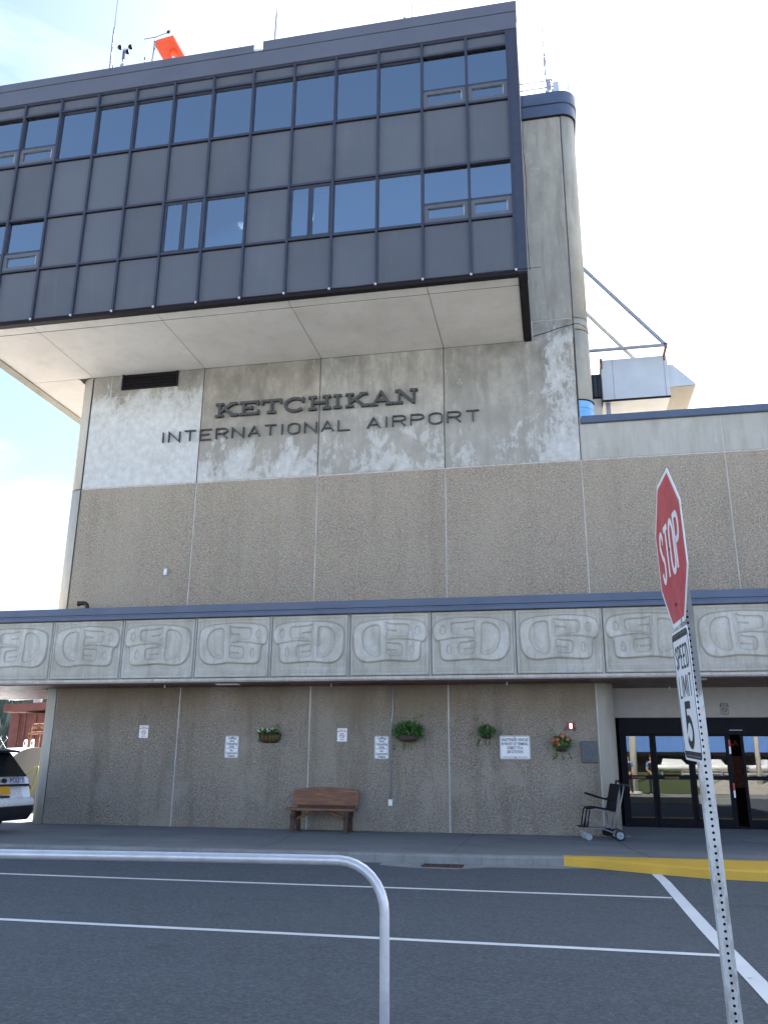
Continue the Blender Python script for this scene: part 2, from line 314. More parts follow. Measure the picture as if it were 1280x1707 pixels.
# ------------------------------------------------------------------ geometry helpers
BASE = {}
class MB:
    def __init__(s): s.v = []; s.f = []; s.mi = []; s.sm = []
    def add(s, vs, fs, mi=0, smooth=False):
        n = len(s.v); s.v += [tuple(x) for x in vs]
        for f in fs: s.f.append([i+n for i in f]); s.mi.append(mi); s.sm.append(smooth)
        return s
    def box(s, x0, x1, y0, y1, z0, z1, mi=0):
        v = [(x, y, z) for z in (z0, z1) for y in (y0, y1) for x in (x0, x1)]
        return s.add(v, [(0, 2, 3, 1), (4, 5, 7, 6), (0, 1, 5, 4), (2, 6, 7, 3), (0, 4, 6, 2), (1, 3, 7, 5)], mi)
    def obox(s, c, ax, ay, az, mi=0):
        c, ax, ay, az = map(Vector, (c, ax, ay, az))
        v = [c+ax*i+ay*j+az*k for k in (-1, 1) for j in (-1, 1) for i in (-1, 1)]
        return s.add(v, [(0, 2, 3, 1), (4, 5, 7, 6), (0, 1, 5, 4), (2, 6, 7, 3), (0, 4, 6, 2), (1, 3, 7, 5)], mi)
    def prism(s, poly, to3, d, mi=0, smooth=False):
        """poly: 2D outline, to3(a,b)->3D, d: extrusion vector"""
        n = len(poly); d = Vector(d)
        a = [Vector(to3(*p)) for p in poly]; b = [p+d for p in a]
        s.add(a+b, [tuple(range(n))[::-1], tuple(range(n, 2*n))], mi)
        return s.add(a+b, [(i, (i+1) % n, (i+1) % n+n, i+n) for i in range(n)], mi, smooth)
    def tube(s, pts, r, n=10, mi=0, closed=False, cap=True):
        P = [Vector(p) for p in pts]; m = len(P); rr = r if isinstance(r, (list, tuple)) else [r]*m
        vs = []; prev = None
        for i, p in enumerate(P):
            if closed: t = (P[(i+1) % m]-P[i-1])
            else: t = (P[min(i+1, m-1)]-P[max(i-1, 0)])
            t.normalize()
            if prev is None:
                u = t.cross(Vector((0, 0, 1)) if abs(t.z) < .9 else Vector((1, 0, 0))).normalized()
            else:
                u = (prev-t*prev.dot(t)).normalized()
            prev = u; w = t.cross(u)
            for k in range(n):
                a = 2*math.pi*k/n; vs.append(p+(u*math.cos(a)+w*math.sin(a))*rr[i])
        fs = [(i*n+k, i*n+(k+1) % n, ((i+1) % m)*n+(k+1) % n, ((i+1) % m)*n+k) for i in range(m if closed else m-1) for k in range(n)]
        s.add(vs, fs, mi, True)
        if cap and not closed: s.add(vs, [tuple(range(n))[::-1], tuple(range((m-1)*n, m*n))], mi)
        return s
    def lathe(s, prof, c, ax='Z', n=20, mi=0, a0=0, a1=2*math.pi):
        full = abs(a1-a0-2*math.pi) < 1e-6; k = n if full else n+1
        vs = []
        for (r, h) in prof:
            for i in range(k):
                a = a0+(a1-a0)*i/n; x, y, z = r*math.cos(a), r*math.sin(a), h
                if ax == 'Y': x, y, z = x, z, y
                if ax == 'X': x, y, z = z, x, y
                vs.append((c[0]+x, c[1]+y, c[2]+z))
        fs = []
        for j in range(len(prof)-1):
            for i in range(n if full else n):
                i2 = (i+1) % k; fs.append((j*k+i, j*k+i2, (j+1)*k+i2, (j+1)*k+i))
        return s.add(vs, fs, mi, True)
    def build(s, name, mats, parent=None, bevel=0, seg=2, world=False):
        me = bpy.data.meshes.new(name)
        off = BASE.get(parent, Vector((0, 0, 0))) if parent else Vector((0, 0, 0))
        me.from_pydata([tuple(Vector(v)-off) for v in s.v], [], s.f)
        for p, m, q in zip(me.polygons, s.mi, s.sm): p.material_index = m; p.use_smooth = q
        for m in (mats if isinstance(mats, (list, tuple)) else [mats]): me.materials.append(M[m] if isinstance(m, str) else m)
        bm = bmesh.new(); bm.from_mesh(me); bmesh.ops.remove_doubles(bm, verts=bm.verts, dist=1e-5)
        bmesh.ops.recalc_face_normals(bm, faces=bm.faces); bm.to_mesh(me); bm.free()
        o = bpy.data.objects.new(name, me); COL.objects.link(o)
        if parent: o.parent = parent; BASE[o] = off
        if bevel:
            b = o.modifiers.new('bevel', 'BEVEL'); b.width = bevel; b.segments = seg; b.limit_method = 'ANGLE'
        return o
def tag(o, label, cat, group=None):
    o['label'] = label; o['category'] = cat
    if group: o['group'] = group
    return o
def thing(name, label, cat, loc=(0, 0, 0), group=None, local=False, rot=(0, 0, 0)):
    """an Empty at the thing's base; parts are given in world coordinates unless local"""
    o = bpy.data.objects.new(name, None); COL.objects.link(o); o.location = loc; o.rotation_euler = rot
    o.empty_display_size = .2
    BASE[o] = Vector((0, 0, 0)) if local else Vector(loc)
    return tag(o, label, cat, group)
def struct(o, kind='structure'): o['kind'] = kind; return o
def copy_tree(o, parent=None):
    c = o.copy(); COL.objects.link(c)
    if parent: c.parent = parent
    for ch in list(o.children): copy_tree(ch, c)
    return c
def arc(cx, cy, r, a0, a1, n=8, ry=None):
    ry = ry or r
    return [(cx+r*math.cos(math.radians(a0+(a1-a0)*i/n)), cy+ry*math.sin(math.radians(a0+(a1-a0)*i/n))) for i in range(n+1)]
def rrect(w, h, r, n=5):
    p = []
    for cx, cy, a in ((w/2-r, h/2-r, 0), (-w/2+r, h/2-r, 90), (-w/2+r, -h/2+r, 180), (w/2-r, -h/2+r, 270)): p += arc(cx, cy, r, a, a+90, n)
    return p
def ribbon(mb, pts, w, to3, d, closed=False, mi=0):
    """mitred stroke of width w along 2D pts, extruded by d"""
    P = [Vector((p[0], p[1])) for p in pts]; m = len(P); L = []; Rr = []
    for i in range(m):
        a = P[i]-P[i-1] if (i > 0 or closed) else P[1]-P[0]
        b = P[(i+1) % m]-P[i] if (i < m-1 or closed) else a
        if a.length < 1e-9: a = b
        a = a.normalized(); b = b.normalized(); t = (a+b)
        t = t.normalized() if t.length > 1e-6 else a
        nrm = Vector((-t.y, t.x)); k = max(.35, nrm.dot(Vector((-a.y, a.x)))); q = nrm*(w/2/k)
        L.append(P[i]+q); Rr.append(P[i]-q)
    d = Vector(d); top = [Vector(to3(*p))+d for p in L]+[Vector(to3(*p))+d for p in Rr]; bot = [Vector(to3(*p)) for p in L]+[Vector(to3(*p)) for p in Rr]
    n = 2*m; fs = []
    for i in range(m if closed else m-1):
        j = (i+1) % m
        fs += [(i, j, m+j, m+i), (n+i, n+m+i, n+m+j, n+j), (i, n+i, n+j, j), (m+i, m+j, n+m+j, n+m+i)]
    if not closed: fs += [(0, m, n+m, n), (m-1, n+m-1, n+2*m-1, 2*m-1)]
    mb.add(top+bot, fs, mi)

# stroke letters on a 1 x 1 cell
def G(*s): return list(s)
GLY = {
 'S': [[(.93, .80)]+arc(.5, .75, .43, 12, 180, 8, .25)+arc(.5, .25, .43, 90, -168, 10, .25)[0:]],
 'T': [[(0, 1), (1, 1)], [(.5, 1), (.5, 0)]],
 'O': [arc(.5, .72, .5, 0, 180, 8, .28)+arc(.5, .28, .5, 180, 360, 8, .28)],
 'P': [[(0, 0), (0, 1), (.6, 1)]+arc(.6, .76, .4, 90, -90, 8, .24)+[(0, .52)]],
 'E': [[(1, 1), (0, 1), (0, 0), (1, 0)], [(0, .52), (.8, .52)]],
 'D': [[(0, 0), (0, 1), (.45, 1)]+arc(.45, .5, .55, 90, -90, 10, .5)+[(0, 0)]],
 'L': [[(0, 1), (0, 0), (1, 0)]], 'I': [[(.5, 0), (.5, 1)]],
 'M': [[(0, 0), (0, 1)], [(.06, .96), (.5, .25), (.94, .96)], [(1, 1), (1, 0)]],
 'N': [[(0, 0), (0, 1), (1, 0), (1, 1)]],
 'R': [[(0, 0), (0, 1), (.65, 1)]+arc(.65, .76, .35, 90, -90, 8, .24)+[(0, .52)], [(.55, .52), (1, 0)]],
 'A': [[(0, 0), (.5, 1), (1, 0)], [(.2, .32), (.8, .32)]],
 '5': [[(.95, 1), (.12, 1), (.06, .52)]+arc(.45, .33, .5, 125, -150, 12, .33)],
}
def stroke_text(mb, txt, x, z, h, cw, gap, w, to3, d, space=.6, narrow=.15):
    k = 0
    for ch in txt:
        if ch == ' ': x += cw*space+gap; continue
        ww = cw*narrow if ch == 'I' else (cw*1.75 if ch == 'M' else cw)
        for st in GLY[ch]:
            cl = ch == 'O'
            q = [(x+(p[0] if ch != 'I' else .5)*ww, z+p[1]*h) for p in st]
            if cl: q = q[:-1]
            e = 1+.05*(k % 4); k += 1
            ribbon(mb, q, w, to3, Vector(d)*e, cl)
        x += ww+gap
    return x
FONT_CACHE = {}
def font_mesh(mb, txt, size, to3, d, align='CENTER', sx=1., mi=0):
    """text as a real mesh from Blender's built-in lettering; to3 maps (x,y) of the text plane"""
    c = bpy.data.curves.new('t', 'FONT'); c.body = txt; c.size = size; c.align_x = align; c.align_y = 'CENTER'
    c.resolution_u = 2; c.offset = size*.016; o = bpy.data.objects.new('t', c); COL.objects.link(o)
    dg = bpy.context.evaluated_depsgraph_get(); me = bpy.data.meshes.new_from_object(o.evaluated_get(dg))
    d = Vector(d); vs = [Vector(to3(v.co.x*sx, v.co.y))+d for v in me.vertices]
    mb.add(vs, [tuple(p.vertices) for p in me.polygons], mi)
    bpy.data.objects.remove(o); bpy.data.meshes.remove(me); bpy.data.curves.remove(c)
def front(x, z, y):           # a plane facing the camera side (-Y)
    return lambda a, b: (x+a, y, z+b)
def fade(o): return o

# ================================================================== GROUND
GZ = -.13
m = MB(); m.add([(-700, -700, -.16), (700, -700, -.16), (700, 900, -.16), (-700, 900, -.16)], [(0, 1, 2, 3)])
struct(m.build('ground', 'dirt'))
m = MB(); m.add([(-60, -26, GZ), (60, -26, GZ), (60, -3.2, GZ), (-60, -3.2, GZ)], [(0, 1, 2, 3)]); struct(m.build('road', 'asphalt'))
# kerb front line (X, Y)
KL = [(-60, -5.3), (-14, -4.9), (-9.25, -4.72), (-7, -4.55), (-4.9, -4.42), (-2.7, -4.36), (-.9, -4.28), (0, -4.10), (.5, -4.30), (1.2, -4.74), (1.9, -5.1), (2.6, -5.22), (4, -5.3), (60, -5.5)]
def kerbseg(a, b, top=.17, name='kerb', mat='kerb', joints=True):
    pts = [p for p in KL if a <= p[0] <= b]; m = MB()
    for (x0, y0), (x1, y1) in zip(pts, pts[1:]):
        t0 = top if not callable(top) else top(x0); t1 = top if not callable(top) else top(x1)
        prof = lambda x, y, t: [(x, y-.03, GZ-.05), (x, y-.012, -.025), (x, y+.012, -.004), (x, y+.03, .002), (x, y+t, .004), (x, y+t, -.2)]
        A = prof(x0, y0, t0); B = prof(x1, y1, t1); n = len(A)
        m.add(A+B, [(i, i+1, i+1+n, i+n) for i in range(n-1)], 0, False)
    return struct(m.build(name, mat))
kerbseg(-60, 0)
kerbseg(0, 4, lambda x: (-3.93-[y for X, y in KL if X == x][0]), 'yellow_kerb', 'yellowp')
kerbseg(4, 60, 1.3, 'yellow_kerb', 'yellowp')
m = MB(); V = []
for x, y in KL: V += [(x, y+.1, 0), (x, -.02 if x < .9 else 1.4, 0)]
m.add([(x, (y+.1 if x < 0 else -4.0), 0) for x, y in KL]+[(60, 1.6, 0), (-11.6, 1.6, 0), (-11.6, .1, 0), (-60, .1, 0)], [tuple(range(len(KL)+4))])
struct(m.build('sidewalk', 'walk'))
# sidewalk joints and cracks as thin dark strips
m = MB()
def strip(pts, w, z=.0035):
    for (x0, y0), (x1, y1) in zip(pts, pts[1:]):
        d = Vector((x1-x0, y1-y0, 0)).normalized(); n = Vector((-d.y, d.x, 0))*w/2
        a, b = Vector((x0, y0, z)), Vector((x1, y1, z)); m.add([a-n, b-n, b+n, a+n], [(0, 1, 2, 3)])
strip([(-5.25, -.1), (-5.0, -1.9), (-4.85, -2.9), (-4.8, -4.2)], .018)
strip([(-11.2, -.012), (.8, -.012)], .045); strip([(-6.9, -3.6), (-7.0, -4.5)], .02, .006)
strip([(.93, -.3), (1.02, -1.6), (1.1, -2.6), (1.3, -3.9)], .022)
for x in (-11.9, -8.2, -1.7, 4.6): strip([(x, -.1), (x, -4.1)], .012)
strip([(-40, -2.95), (-5.2, -2.6), (.9, -2.5), (20, -2.5)], .012)
struct(m.build('sidewalk_joints', 'dark_joint'))
# road paint
def line(pts, w, name='road_marking'):
    m = MB(); n = len(pts); V = []
    for i, (x, y) in enumerate(pts):
        a = Vector(pts[max(i-1, 0)]); b = Vector(pts[min(i+1, n-1)]); d = (b-a).normalized(); nn = Vector((-d.y, d.x))*w/2
        V += [(x-nn.x, y-nn.y, GZ+.004), (x+nn.x, y+nn.y, GZ+.004)]
    m.add(V, [(2*i, 2*i+2, 2*i+3, 2*i+1) for i in range(n-1)]); return struct(m.build(name, 'line'))
def subd(a, b, n=14, j=.012):
    return [(a[0]+(b[0]-a[0])*i/n, a[1]+(b[1]-a[1])*i/n+random.uniform(-j, j)) for i in range(n+1)]
line(subd((-30, -7.13), (1.18, -7.08), 30, .008), .10); line(subd((-30, -9.85), (1.2, -10.2), 30, .008), .10)
line([(1.25, -4.80), (1.27, -5.6), (1.26, -7), (1.25, -9), (1.27, -11.3), (1.3, -16), (1.3, -24)], .135)
# gutter pan and drain
m = MB(); m.add([(x, y-.03, GZ+.003) for x, y in KL if -3 < x <= .5]+[(x, y, GZ+.003) for x, y in ((.5, -4.32), (-.1, -4.5), (-1.1, -4.62), (-1.5, -4.95), (-2.2, -4.95), (-2.7, -4.7))], [tuple(range(10))])
struct(m.build('gutter', 'kerb'))
t_ = thing('drain_grate', 'rusty brown storm drain grate in the gutter beside the grey kerb', 'drain grate', (-1.75, -4.66, GZ))
m = MB(); m.box(-2.05, -1.45, -4.80, -4.77, GZ+.004, GZ+.022); m.box(-2.05, -1.45, -4.55, -4.52, GZ+.004, GZ+.022)
m.box(-2.05, -2.02, -4.77, -4.55, GZ+.004, GZ+.022); m.box(-1.48, -1.45, -4.77, -4.55, GZ+.004, GZ+.022); m.build('frame', 'grate', t_)
m = MB()
for i in range(9): m.box(-2.0+i*.058, -1.975+i*.058, -4.769, -4.551, GZ+.006, GZ+.018)
m.build('bars', 'grate', t_)

# ================================================================== TERMINAL BUILDING
T = thing('terminal_building', 'concrete airport terminal with dark glazed upper block cantilevered over a stained panelled tower', 'building', (-5, 0, 0))
XS = [-11.25, -8.222, -5.207, -2.207, .807, 3.80, 6.82, 9.84]
g = .016
ZT, ZJ, ZC = 10.8, 7.776, 4.3
upper = ['st1', 'st2', 'st3', 'st4']
for i in range(4):
    a, b = XS[i]+g, XS[i+1]-g
    m = MB()
    if i == 3: m.box(a, -.10, 0, .14, ZJ+g, ZT); m.box(-.10, b, 0, .14, ZJ+g, 11.28); m.build('concrete_panel', upper[i], T)
    elif i == 0: m.box(a, -10.44, 0, .14, ZJ+g, ZT); m.box(-8.92, b, 0, .14, ZJ+g, ZT); m.box(-10.44, -8.92, 0, .14, ZJ+g, 10.38); m.build('concrete_panel', upper[i], T)
    else: m.box(a, b, 0, .14, ZJ+g, ZT); m.build('concrete_panel', upper[i], T, .006)
for i in range(7):
    a, b = XS[i]+g, XS[i+1]-g
    m = MB(); m.box(a, b, 0, .14, ZC, ZJ-g); m.build('aggregate_panel', 'agg', T, .006)
    if i < 4: m = MB(); m.box(a, b, 0, .14, 0.0, 3.2); m.build('aggregate_panel', 'agg_low', T, .006)
    else: m = MB(); m.box(a, b, 0, .14, ZJ+g, 8.62); m.build('concrete_panel', 'band', T, .006)
# tower shaft beside the upper block
m = MB(); m.box(-.55, .775, .001, .14, 11.31, 17.06); m.build('concrete_panel', 'tower', T)
# backing wall shows as pale caulk in the joints
m = MB(); m.box(-11.25, .84, .012, .5, 0, ZT-.003); m.box(-.5, .84, .012, .5, ZT, 17.0); m.box(.84, 9.8, .012, .5, ZC, 8.62); m.build('joint_caulk', 'joint', T)
for x in XS[:5]:     # darker bead in the vertical joints
    MB().box(x-.013, x+.004, .002, .0115, ZJ, 10.79).build('joint_bead', 'dark_joint', T)
# rounded corners
def corner(cx, cy, r, a0, a1, z0, z1, mat):
    m = MB(); n = 14; P = []
    for i in range(n+1):
        a = math.radians(a0+(a1-a0)*i/n); P.append((cx+r*math.cos(a), cy+r*math.sin(a)))
    m.add([(x, y, z0) for x, y in P]+[(x, y, z1) for x, y in P], [(i, i+1, i+n+2, i+n+1) for i in range(n)], 0, True)
    m.add([(x, y, z1) for x, y in P]+[(cx, cy, z1)], [tuple(range(n+2))]); m.add([(x, y, z0) for x, y in P]+[(cx, cy, z0)], [tuple(range(n+2))])
    return m.build('rounded_corner', mat, T)
RC = .42
for z0, z1, mt in ((0, 3.2, 'corner'), (ZC, ZJ-g, 'corner'), (ZJ+g, ZT, 'corner')): corner(-11.25-g, RC, RC, 180, 270, z0, z1, mt)
RR = .34
for z0, z1, mt in ((0, 3.2, 'colm'), (8.6, 10.98, 'tower'), (11.01, 11.29, 'tower'), (11.31, 17.06, 'tower')): corner(.807+g, RR, RR, 270, 360, z0, z1, mt)
m = MB(); m.box(-11.67, -11.3, RC, 6, 0, 10.79); m.build('side_wall', 'corner', T)
m = MB(); m.box(.9, .807+g+RR, RR, 7, 0, 17.06); m.build('side_wall', 'tower', T)
m = MB(); m.box(-11.3, .9, 6.6, 7, 0, 17.0); m.build('rear_wall', 'corner', T)
m = MB(); m.box(-11.4, 1.1, .3, 6.8, 16.9, 17.0); m.box(-11.3, .9, .5, 6.6, 10.82, 10.9); m.build('roof', 'roofm', T)
# bead lines at joints near the corners
m = MB(); m.tube([(-.09, -.012, 10.9), (.2, -.012, 10.97), (.5, -.012, 11.06), (.83, -.012, 11.13), (.95, .02, 11.14), (1.08, .1, 11.1), (1.17, .3, 11.0)], .009, 6); m.build('hanging_cable', 'wire', T)
MB().tube([(.822, -.012, 8.8), (.822, -.012, 17)], .012, 6).build('joint_bead', 'dark_joint', T); MB().tube([(-11.262, -.01, 4.4), (-11.262, -.01, 10.75)], .010, 6).build('joint_bead', 'dark_joint', T)
# tower cap
m = MB()
def cap(z0, z1, out):
    P = [(-.6, -out)]+[(.82+(RR+out)*math.sin(math.radians(a)), RR-(RR+out)*math.cos(math.radians(a))) for a in range(0, 91, 7)]+[(.82+RR+out, 7), (-.6, 7)]
    m.prism(P, lambda a, b: (a, b, z0), (0, 0, z1-z0))
cap(17.02, 17.36, .05); cap(17.375, 17.72, .085); cap(17.34, 17.39, .03); m.build('tower_cap', 'navy', T)
m = MB(); cap(17.0, 17.03, .055); m.build('cap_drip', 'rim', T)
# wrap band at the roof line
m = MB(); n = 12
for z0, z1, o in ((8.76, 9.02, .012), (9.04, 9.2, .008)):
    P = [(.82+(RR+o)*math.sin(math.radians(a)), RR-(RR+o)*math.cos(math.radians(a))) for a in range(2, 91, 8)]+[(.82+RR+o, 1.2)]
    m.add([(x, y, z0) for x, y in P]+[(x, y, z1) for x, y in P], [(i, i+1, i+1+len(P), i+len(P)) for i in range(len(P)-1)], 0, True)
m.build('blue_flashing', 'bluewrap', T)
m = MB(); m.tube([(.83, -.02, 9.22)]+[(.82+(RR+.02)*math.sin(math.radians(a)), RR-(RR+.02)*math.cos(math.radians(a)), 9.22) for a in range(5, 91, 12)], .014, 6); m.build('flashing_band', 'rim', T)
# wing coping
m = MB(); m.box(.86, 9.9, -.10, .5, 8.62, 8.78); m.build('wing_coping', 'navy', T, .008)
m = MB(); m.box(.86, 9.9, .5, 14, 8.4, 8.5); m.build('wing_roof', 'roofm', T)
m = MB(); m.box(9.55, 9.85, .5, 14, 0, 8.6); m.box(.9, 9.6, 13.7, 14, 0, 8.6); m.build('side_wall', 'agg', T)
# louvre in the first panel
lv = MB().box(-10.44, -8.92, .002, .010, 10.38, ZT).build('louver_vent', 'rim', T)
m = MB(); m.box(-10.44, -10.40, -.05, .001, 10.38, ZT-.002); m.box(-8.96, -8.92, -.05, .001, 10.38, ZT-.002); m.box(-10.40, -8.96, -.05, .001, 10.38, 10.41); m.build('frame', 'rim', lv)
m = MB()
for i in range(4): z = 10.45+i*.09; m.obox((-9.68, -.022, z+.01), (.715, 0, 0), (0, .022, .03), (0, -.003, .004))
m.build('slats', 'rim', lv)
# wall patches traces beside the louvre
m = MB(); m.box(-10.75, -10.735, -.003, .002, 10.2, ZT); m.box(-10.735, -8.95, -.003, .002, 10.19, 10.2); m.build('patch_seam', 'joint', T)
# small wall fixture and roof vent elbow
t_ = thing('wall_light', 'small pale light fitting high on the left aggregate panel', 'light fitting', (-8.79, 0, 5.5))
m = MB(); m.box(-8.83, -8.75, -.09, -.001, 5.50, 5.66); m.build('housing', 'alu', t_, .01); m = MB(); m.box(-8.82, -8.76, -.105, -.091, 5.52, 5.6); m.build('lens', 'white', t_)
t_ = thing('vent_pipe', 'black elbow vent pipe on the canopy roof at the tower corner', 'vent pipe', (-10.5, -.4, 4.57))
m = MB(); m.tube([(-10.5, -.4, 4.4), (-10.5, -.4, 4.72), (-10.51, -.4, 4.78), (-10.55, -.4, 4.82), (-10.61, -.41, 4.83), (-10.72, -.43, 4.82)], .05, 12, cap=False); m.build('elbow', 'wire', t_)
m = MB(); m.tube([(-10.68, -.42, 4.822), (-10.73, -.43, 4.82)], .058, 12, cap=False); m.lathe([(.06, 0), (.075, 0), (.075, .03), (.055, .03)], (-10.5, -.4, 4.60)); m.build('flange', 'wire', t_)

# ---- canopy with the carved frieze
m = MB(); m.box(-16.5, 8.2, -1.10, -.86, 4.42, 4.575); m.box(-16.5, 8.2, -1.075, -.86, 4.385, 4.42, 0); m.box(-16.5, 8.2, -1.09, -.86, 4.31, 4.385); m.build('canopy_coping', 'navy', T, .006)
m = MB(); m.box(-16.5, 8.2, -.86, .0, 4.3, 4.5); m.box(-16.5, -11.7, 0, 4.2, 4.3, 4.5); m.build('canopy_roof', 'roofm', T)
m = MB(); m.box(-16.5, 8.2, -.80, -.01, 2.93, 3.0); m.box(-16.5, -11.69, -.01, 3.0, 2.93, 3.0); m.box(1.18, 8.2, -.01, 1.19, 2.93, 3.0); m.build('canopy_soffit', 'softred', T)
m = MB(); m.box(-16.5, 8.2, -.985, -.955, 2.97, 3.02); m.box(-16.5, 8.2, -.95, -.80, 2.95, 3.03); m.build('canopy_drip_edge', 'joint', T, .004)
PX0, PD = -9.206, 1.6928
def relief():
    """height field of one carved panel (numpy), eye form to the left"""
    nx, nz = 150, 116; Wp, Hp = PD-.06, 1.27
    xs = np.linspace(0, 1, nx); zs = np.linspace(0, 1, nz); A, B = np.meshgrid(xs, zs)
    def pt(L): return np.array([((u-745)/505., (450-v)/395.) for u, v in L])
    def smooth(P, k=2):
        for _ in range(k):
            Q = np.roll(P, -1, 0); P = np.stack([P*.75+Q*.25, P*.25+Q*.75], 1).reshape(-1, 2)
        return P
    def sdf(P, asp=1.32):
        d = np.full(A.shape, 9.); ins = np.zeros(A.shape, bool); n = len(P)
        for i in range(n):
            ax_, ay_ = P[i]; bx_, by_ = P[(i+1) % n]
            ex, ey = (bx_-ax_)*asp, by_-ay_; px_, py_ = (A-ax_)*asp, B-ay_
            t = np.clip((px_*ex+py_*ey)/(ex*ex+ey*ey+1e-12), 0, 1); d = np.minimum(d, np.hypot(px_-t*ex, py_-t*ey))
            c = ((ay_ > B) != (by_ > B)) & (A < (bx_-ax_)*(B-ay_)/(by_-ay_+1e-12)+ax_); ins ^= c
        return np.where(ins, -d, d)
    def lsdf(P, asp=1.32):
        d = np.full(A.shape, 9.)
        for i in range(len(P)-1):
            ax_, ay_ = P[i]; bx_, by_ = P[i+1]; ex, ey = (bx_-ax_)*asp, by_-ay_; px_, py_ = (A-ax_)*asp, B-ay_
            t = np.clip((px_*ex+py_*ey)/(ex*ex+ey*ey+1e-12), 0, 1); d = np.minimum(d, np.hypot(px_-t*ex, py_-t*ey))
        return d
    sst = lambda x, a, b: (lambda t: t*t*(3-2*t))(np.clip((x-a)/(b-a), 0, 1))
    body = smooth(pt([(766, 200), (772, 150), (798, 122), (860, 104), (950, 96), (1060, 95), (1150, 102), (1212, 116), (1236, 150), (1240, 195), (1226, 236), (1203, 242), (1194, 262), (1195, 320), (1184, 358), (1145, 366), (1060, 360), (980, 355), (930, 361), (870, 368), (820, 361), (788, 332), (770, 285)]))
    eye = smooth(pt([(937, 128), (880, 130), (842, 152), (822, 195), (824, 250), (850, 305), (895, 330), (935, 335), (947, 305), (940, 240), (942, 170)]))
    up = smooth(pt([(970, 110), (1010, 124), (1070, 126), (1122, 128), (1132, 150), (1124, 200), (1100, 207), (1045, 208), (1000, 220), (982, 232), (974, 205), (984, 160)]), 1)
    lo = smooth(pt([(980, 236), (1020, 248), (1074, 250), (1086, 272), (1082, 322), (1060, 332), (984, 326), (980, 292)]), 1)
    s1 = smooth(pt([(1160, 150), (1192, 140), (1197, 190), (1180, 205), (1162, 190)])); s2 = smooth(pt([(1128, 268), (1152, 262), (1158, 310), (1145, 326), (1128, 318)]))
    eyeb = smooth(pt([(925, 160), (885, 160), (856, 190), (850, 240), (872, 290), (915, 312), (925, 290), (912, 240)]))
    h = np.zeros(A.shape); gr = np.zeros(A.shape)
    db = sdf(body); h += .045*(1-sst(db, -.016, .010)); gr = np.maximum(gr, np.exp(-((db-.006)/.011)**2))
    for P, dep in ((eye, .026), (up, .024), (lo, .024), (s1, .012), (s2, .012)):
        d = sdf(P); h -= dep*(1-sst(d, -.012, .004)); gr = np.maximum(gr, .9*np.exp(-((d+.004)/.010)**2))
        h += .012*(1-sst(d, -.075, -.022))*(dep > .02)
    d = sdf(eyeb); h += .006*(1-sst(d, -.01, .01))
    for L, dep in (([(962, 100), (972, 150), (962, 200), (975, 240), (968, 300), (975, 352)], .008), ([(980, 230), (1050, 222), (1130, 228), (1205, 242)], .024), ([(985, 166), (1042, 172)], .014), ([(985, 290), (1045, 296)], .014)):
        d = lsdf(pt(L)); h -= dep*np.exp(-(d/.012)**2); gr = np.maximum(gr, (.4 if dep < .01 else 1)*np.exp(-(d/.013)**2))
    # framed border
    bx_ = np.minimum(A, 1-A)*1.32; bz = np.minimum(B, 1-B); e = np.minimum(bx_, bz)
    h += .016*(1-sst(e, .035, .05)); gr = np.maximum(gr, .35*np.exp(-((e-.052)/.01)**2))
    h += .006*np.exp(-((B-.115)/.02)**2)*(A > .04)*(A < .96)
    h -= .03*(1-sst(e, 0, .012))
    return A, B, h, gr, Wp, Hp
RA, RB, RH, RG, RW, RHp = relief()
def frieze_mesh(name, flip):
    nz, nx = RA.shape; H = RH[:, ::-1] if flip else RH; Gv = RG[:, ::-1] if flip else RG
    vs = np.stack([(RA*RW).ravel(), (-H).ravel(), (RB*RHp).ravel()], 1)
    idx = np.arange(nz*nx).reshape(nz, nx)
    q = np.stack([idx[:-1, :-1], idx[:-1, 1:], idx[1:, 1:], idx[1:, :-1]], -1).reshape(-1, 4)
    me = bpy.data.meshes.new(name)
    b = [tuple(v) for v in vs.tolist()]+[(0, .08, 0), (RW, .08, 0), (RW, .08, RHp), (0, .08, RHp)]
    k = nz*nx; fs = q.tolist()+[(k+3, k+2, k+1, k), [k]+[k+1]+idx[0, ::-1].tolist(), [k+2, k+3]+idx[-1, :].tolist(), [k+3, k]+idx[:, 0].tolist(), [k+1, k+2]+idx[::-1, -1].tolist()]
    me.from_pydata(b, [], fs)
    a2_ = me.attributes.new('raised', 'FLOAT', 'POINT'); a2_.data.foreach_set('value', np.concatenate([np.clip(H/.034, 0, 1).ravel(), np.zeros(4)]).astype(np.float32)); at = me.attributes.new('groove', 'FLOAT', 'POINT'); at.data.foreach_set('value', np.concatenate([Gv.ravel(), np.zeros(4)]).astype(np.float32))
    for i, p in enumerate(me.polygons): p.use_smooth = i < len(q)
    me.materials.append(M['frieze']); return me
FM = [frieze_mesh('frieze_relief', False), frieze_mesh('frieze_relief', True)]
for k in range(-4, 10):
    x0 = PX0+PD*(k-1)+.03
    o = bpy.data.objects.new('frieze_panel', FM[k % 2]); COL.objects.link(o); o.parent = T
    o.location = Vector((x0, -.99, 3.035))-BASE[T]
for k in range(-4, 10):
    MB().box(PX0+PD*k-.028, PX0+PD*k+.028, -.965, -.88, 3.03, 4.31).box(PX0+PD*k+.012, PX0+PD*k+.024, -.972, -.965, 3.03, 4.31, 1).build('frieze_joint_strip', ['joint', 'dark_joint'], T)
for x, y in ((-8.28, -.68), (-4.6, -.55), (-.95, -.53), (2.35, .88), (-13.4, .4)):
    s_ = MB().tube([(x, y, 2.93), (x, y, 2.87)], .012, 8).build('sprinkler_head', 'alu', T)
    MB().lathe([(.002, 2.862), (.028, 2.865), (.028, 2.87), (.002, 2.872)], (x, y, 0), n=10).build('deflector', 'alu', s_)
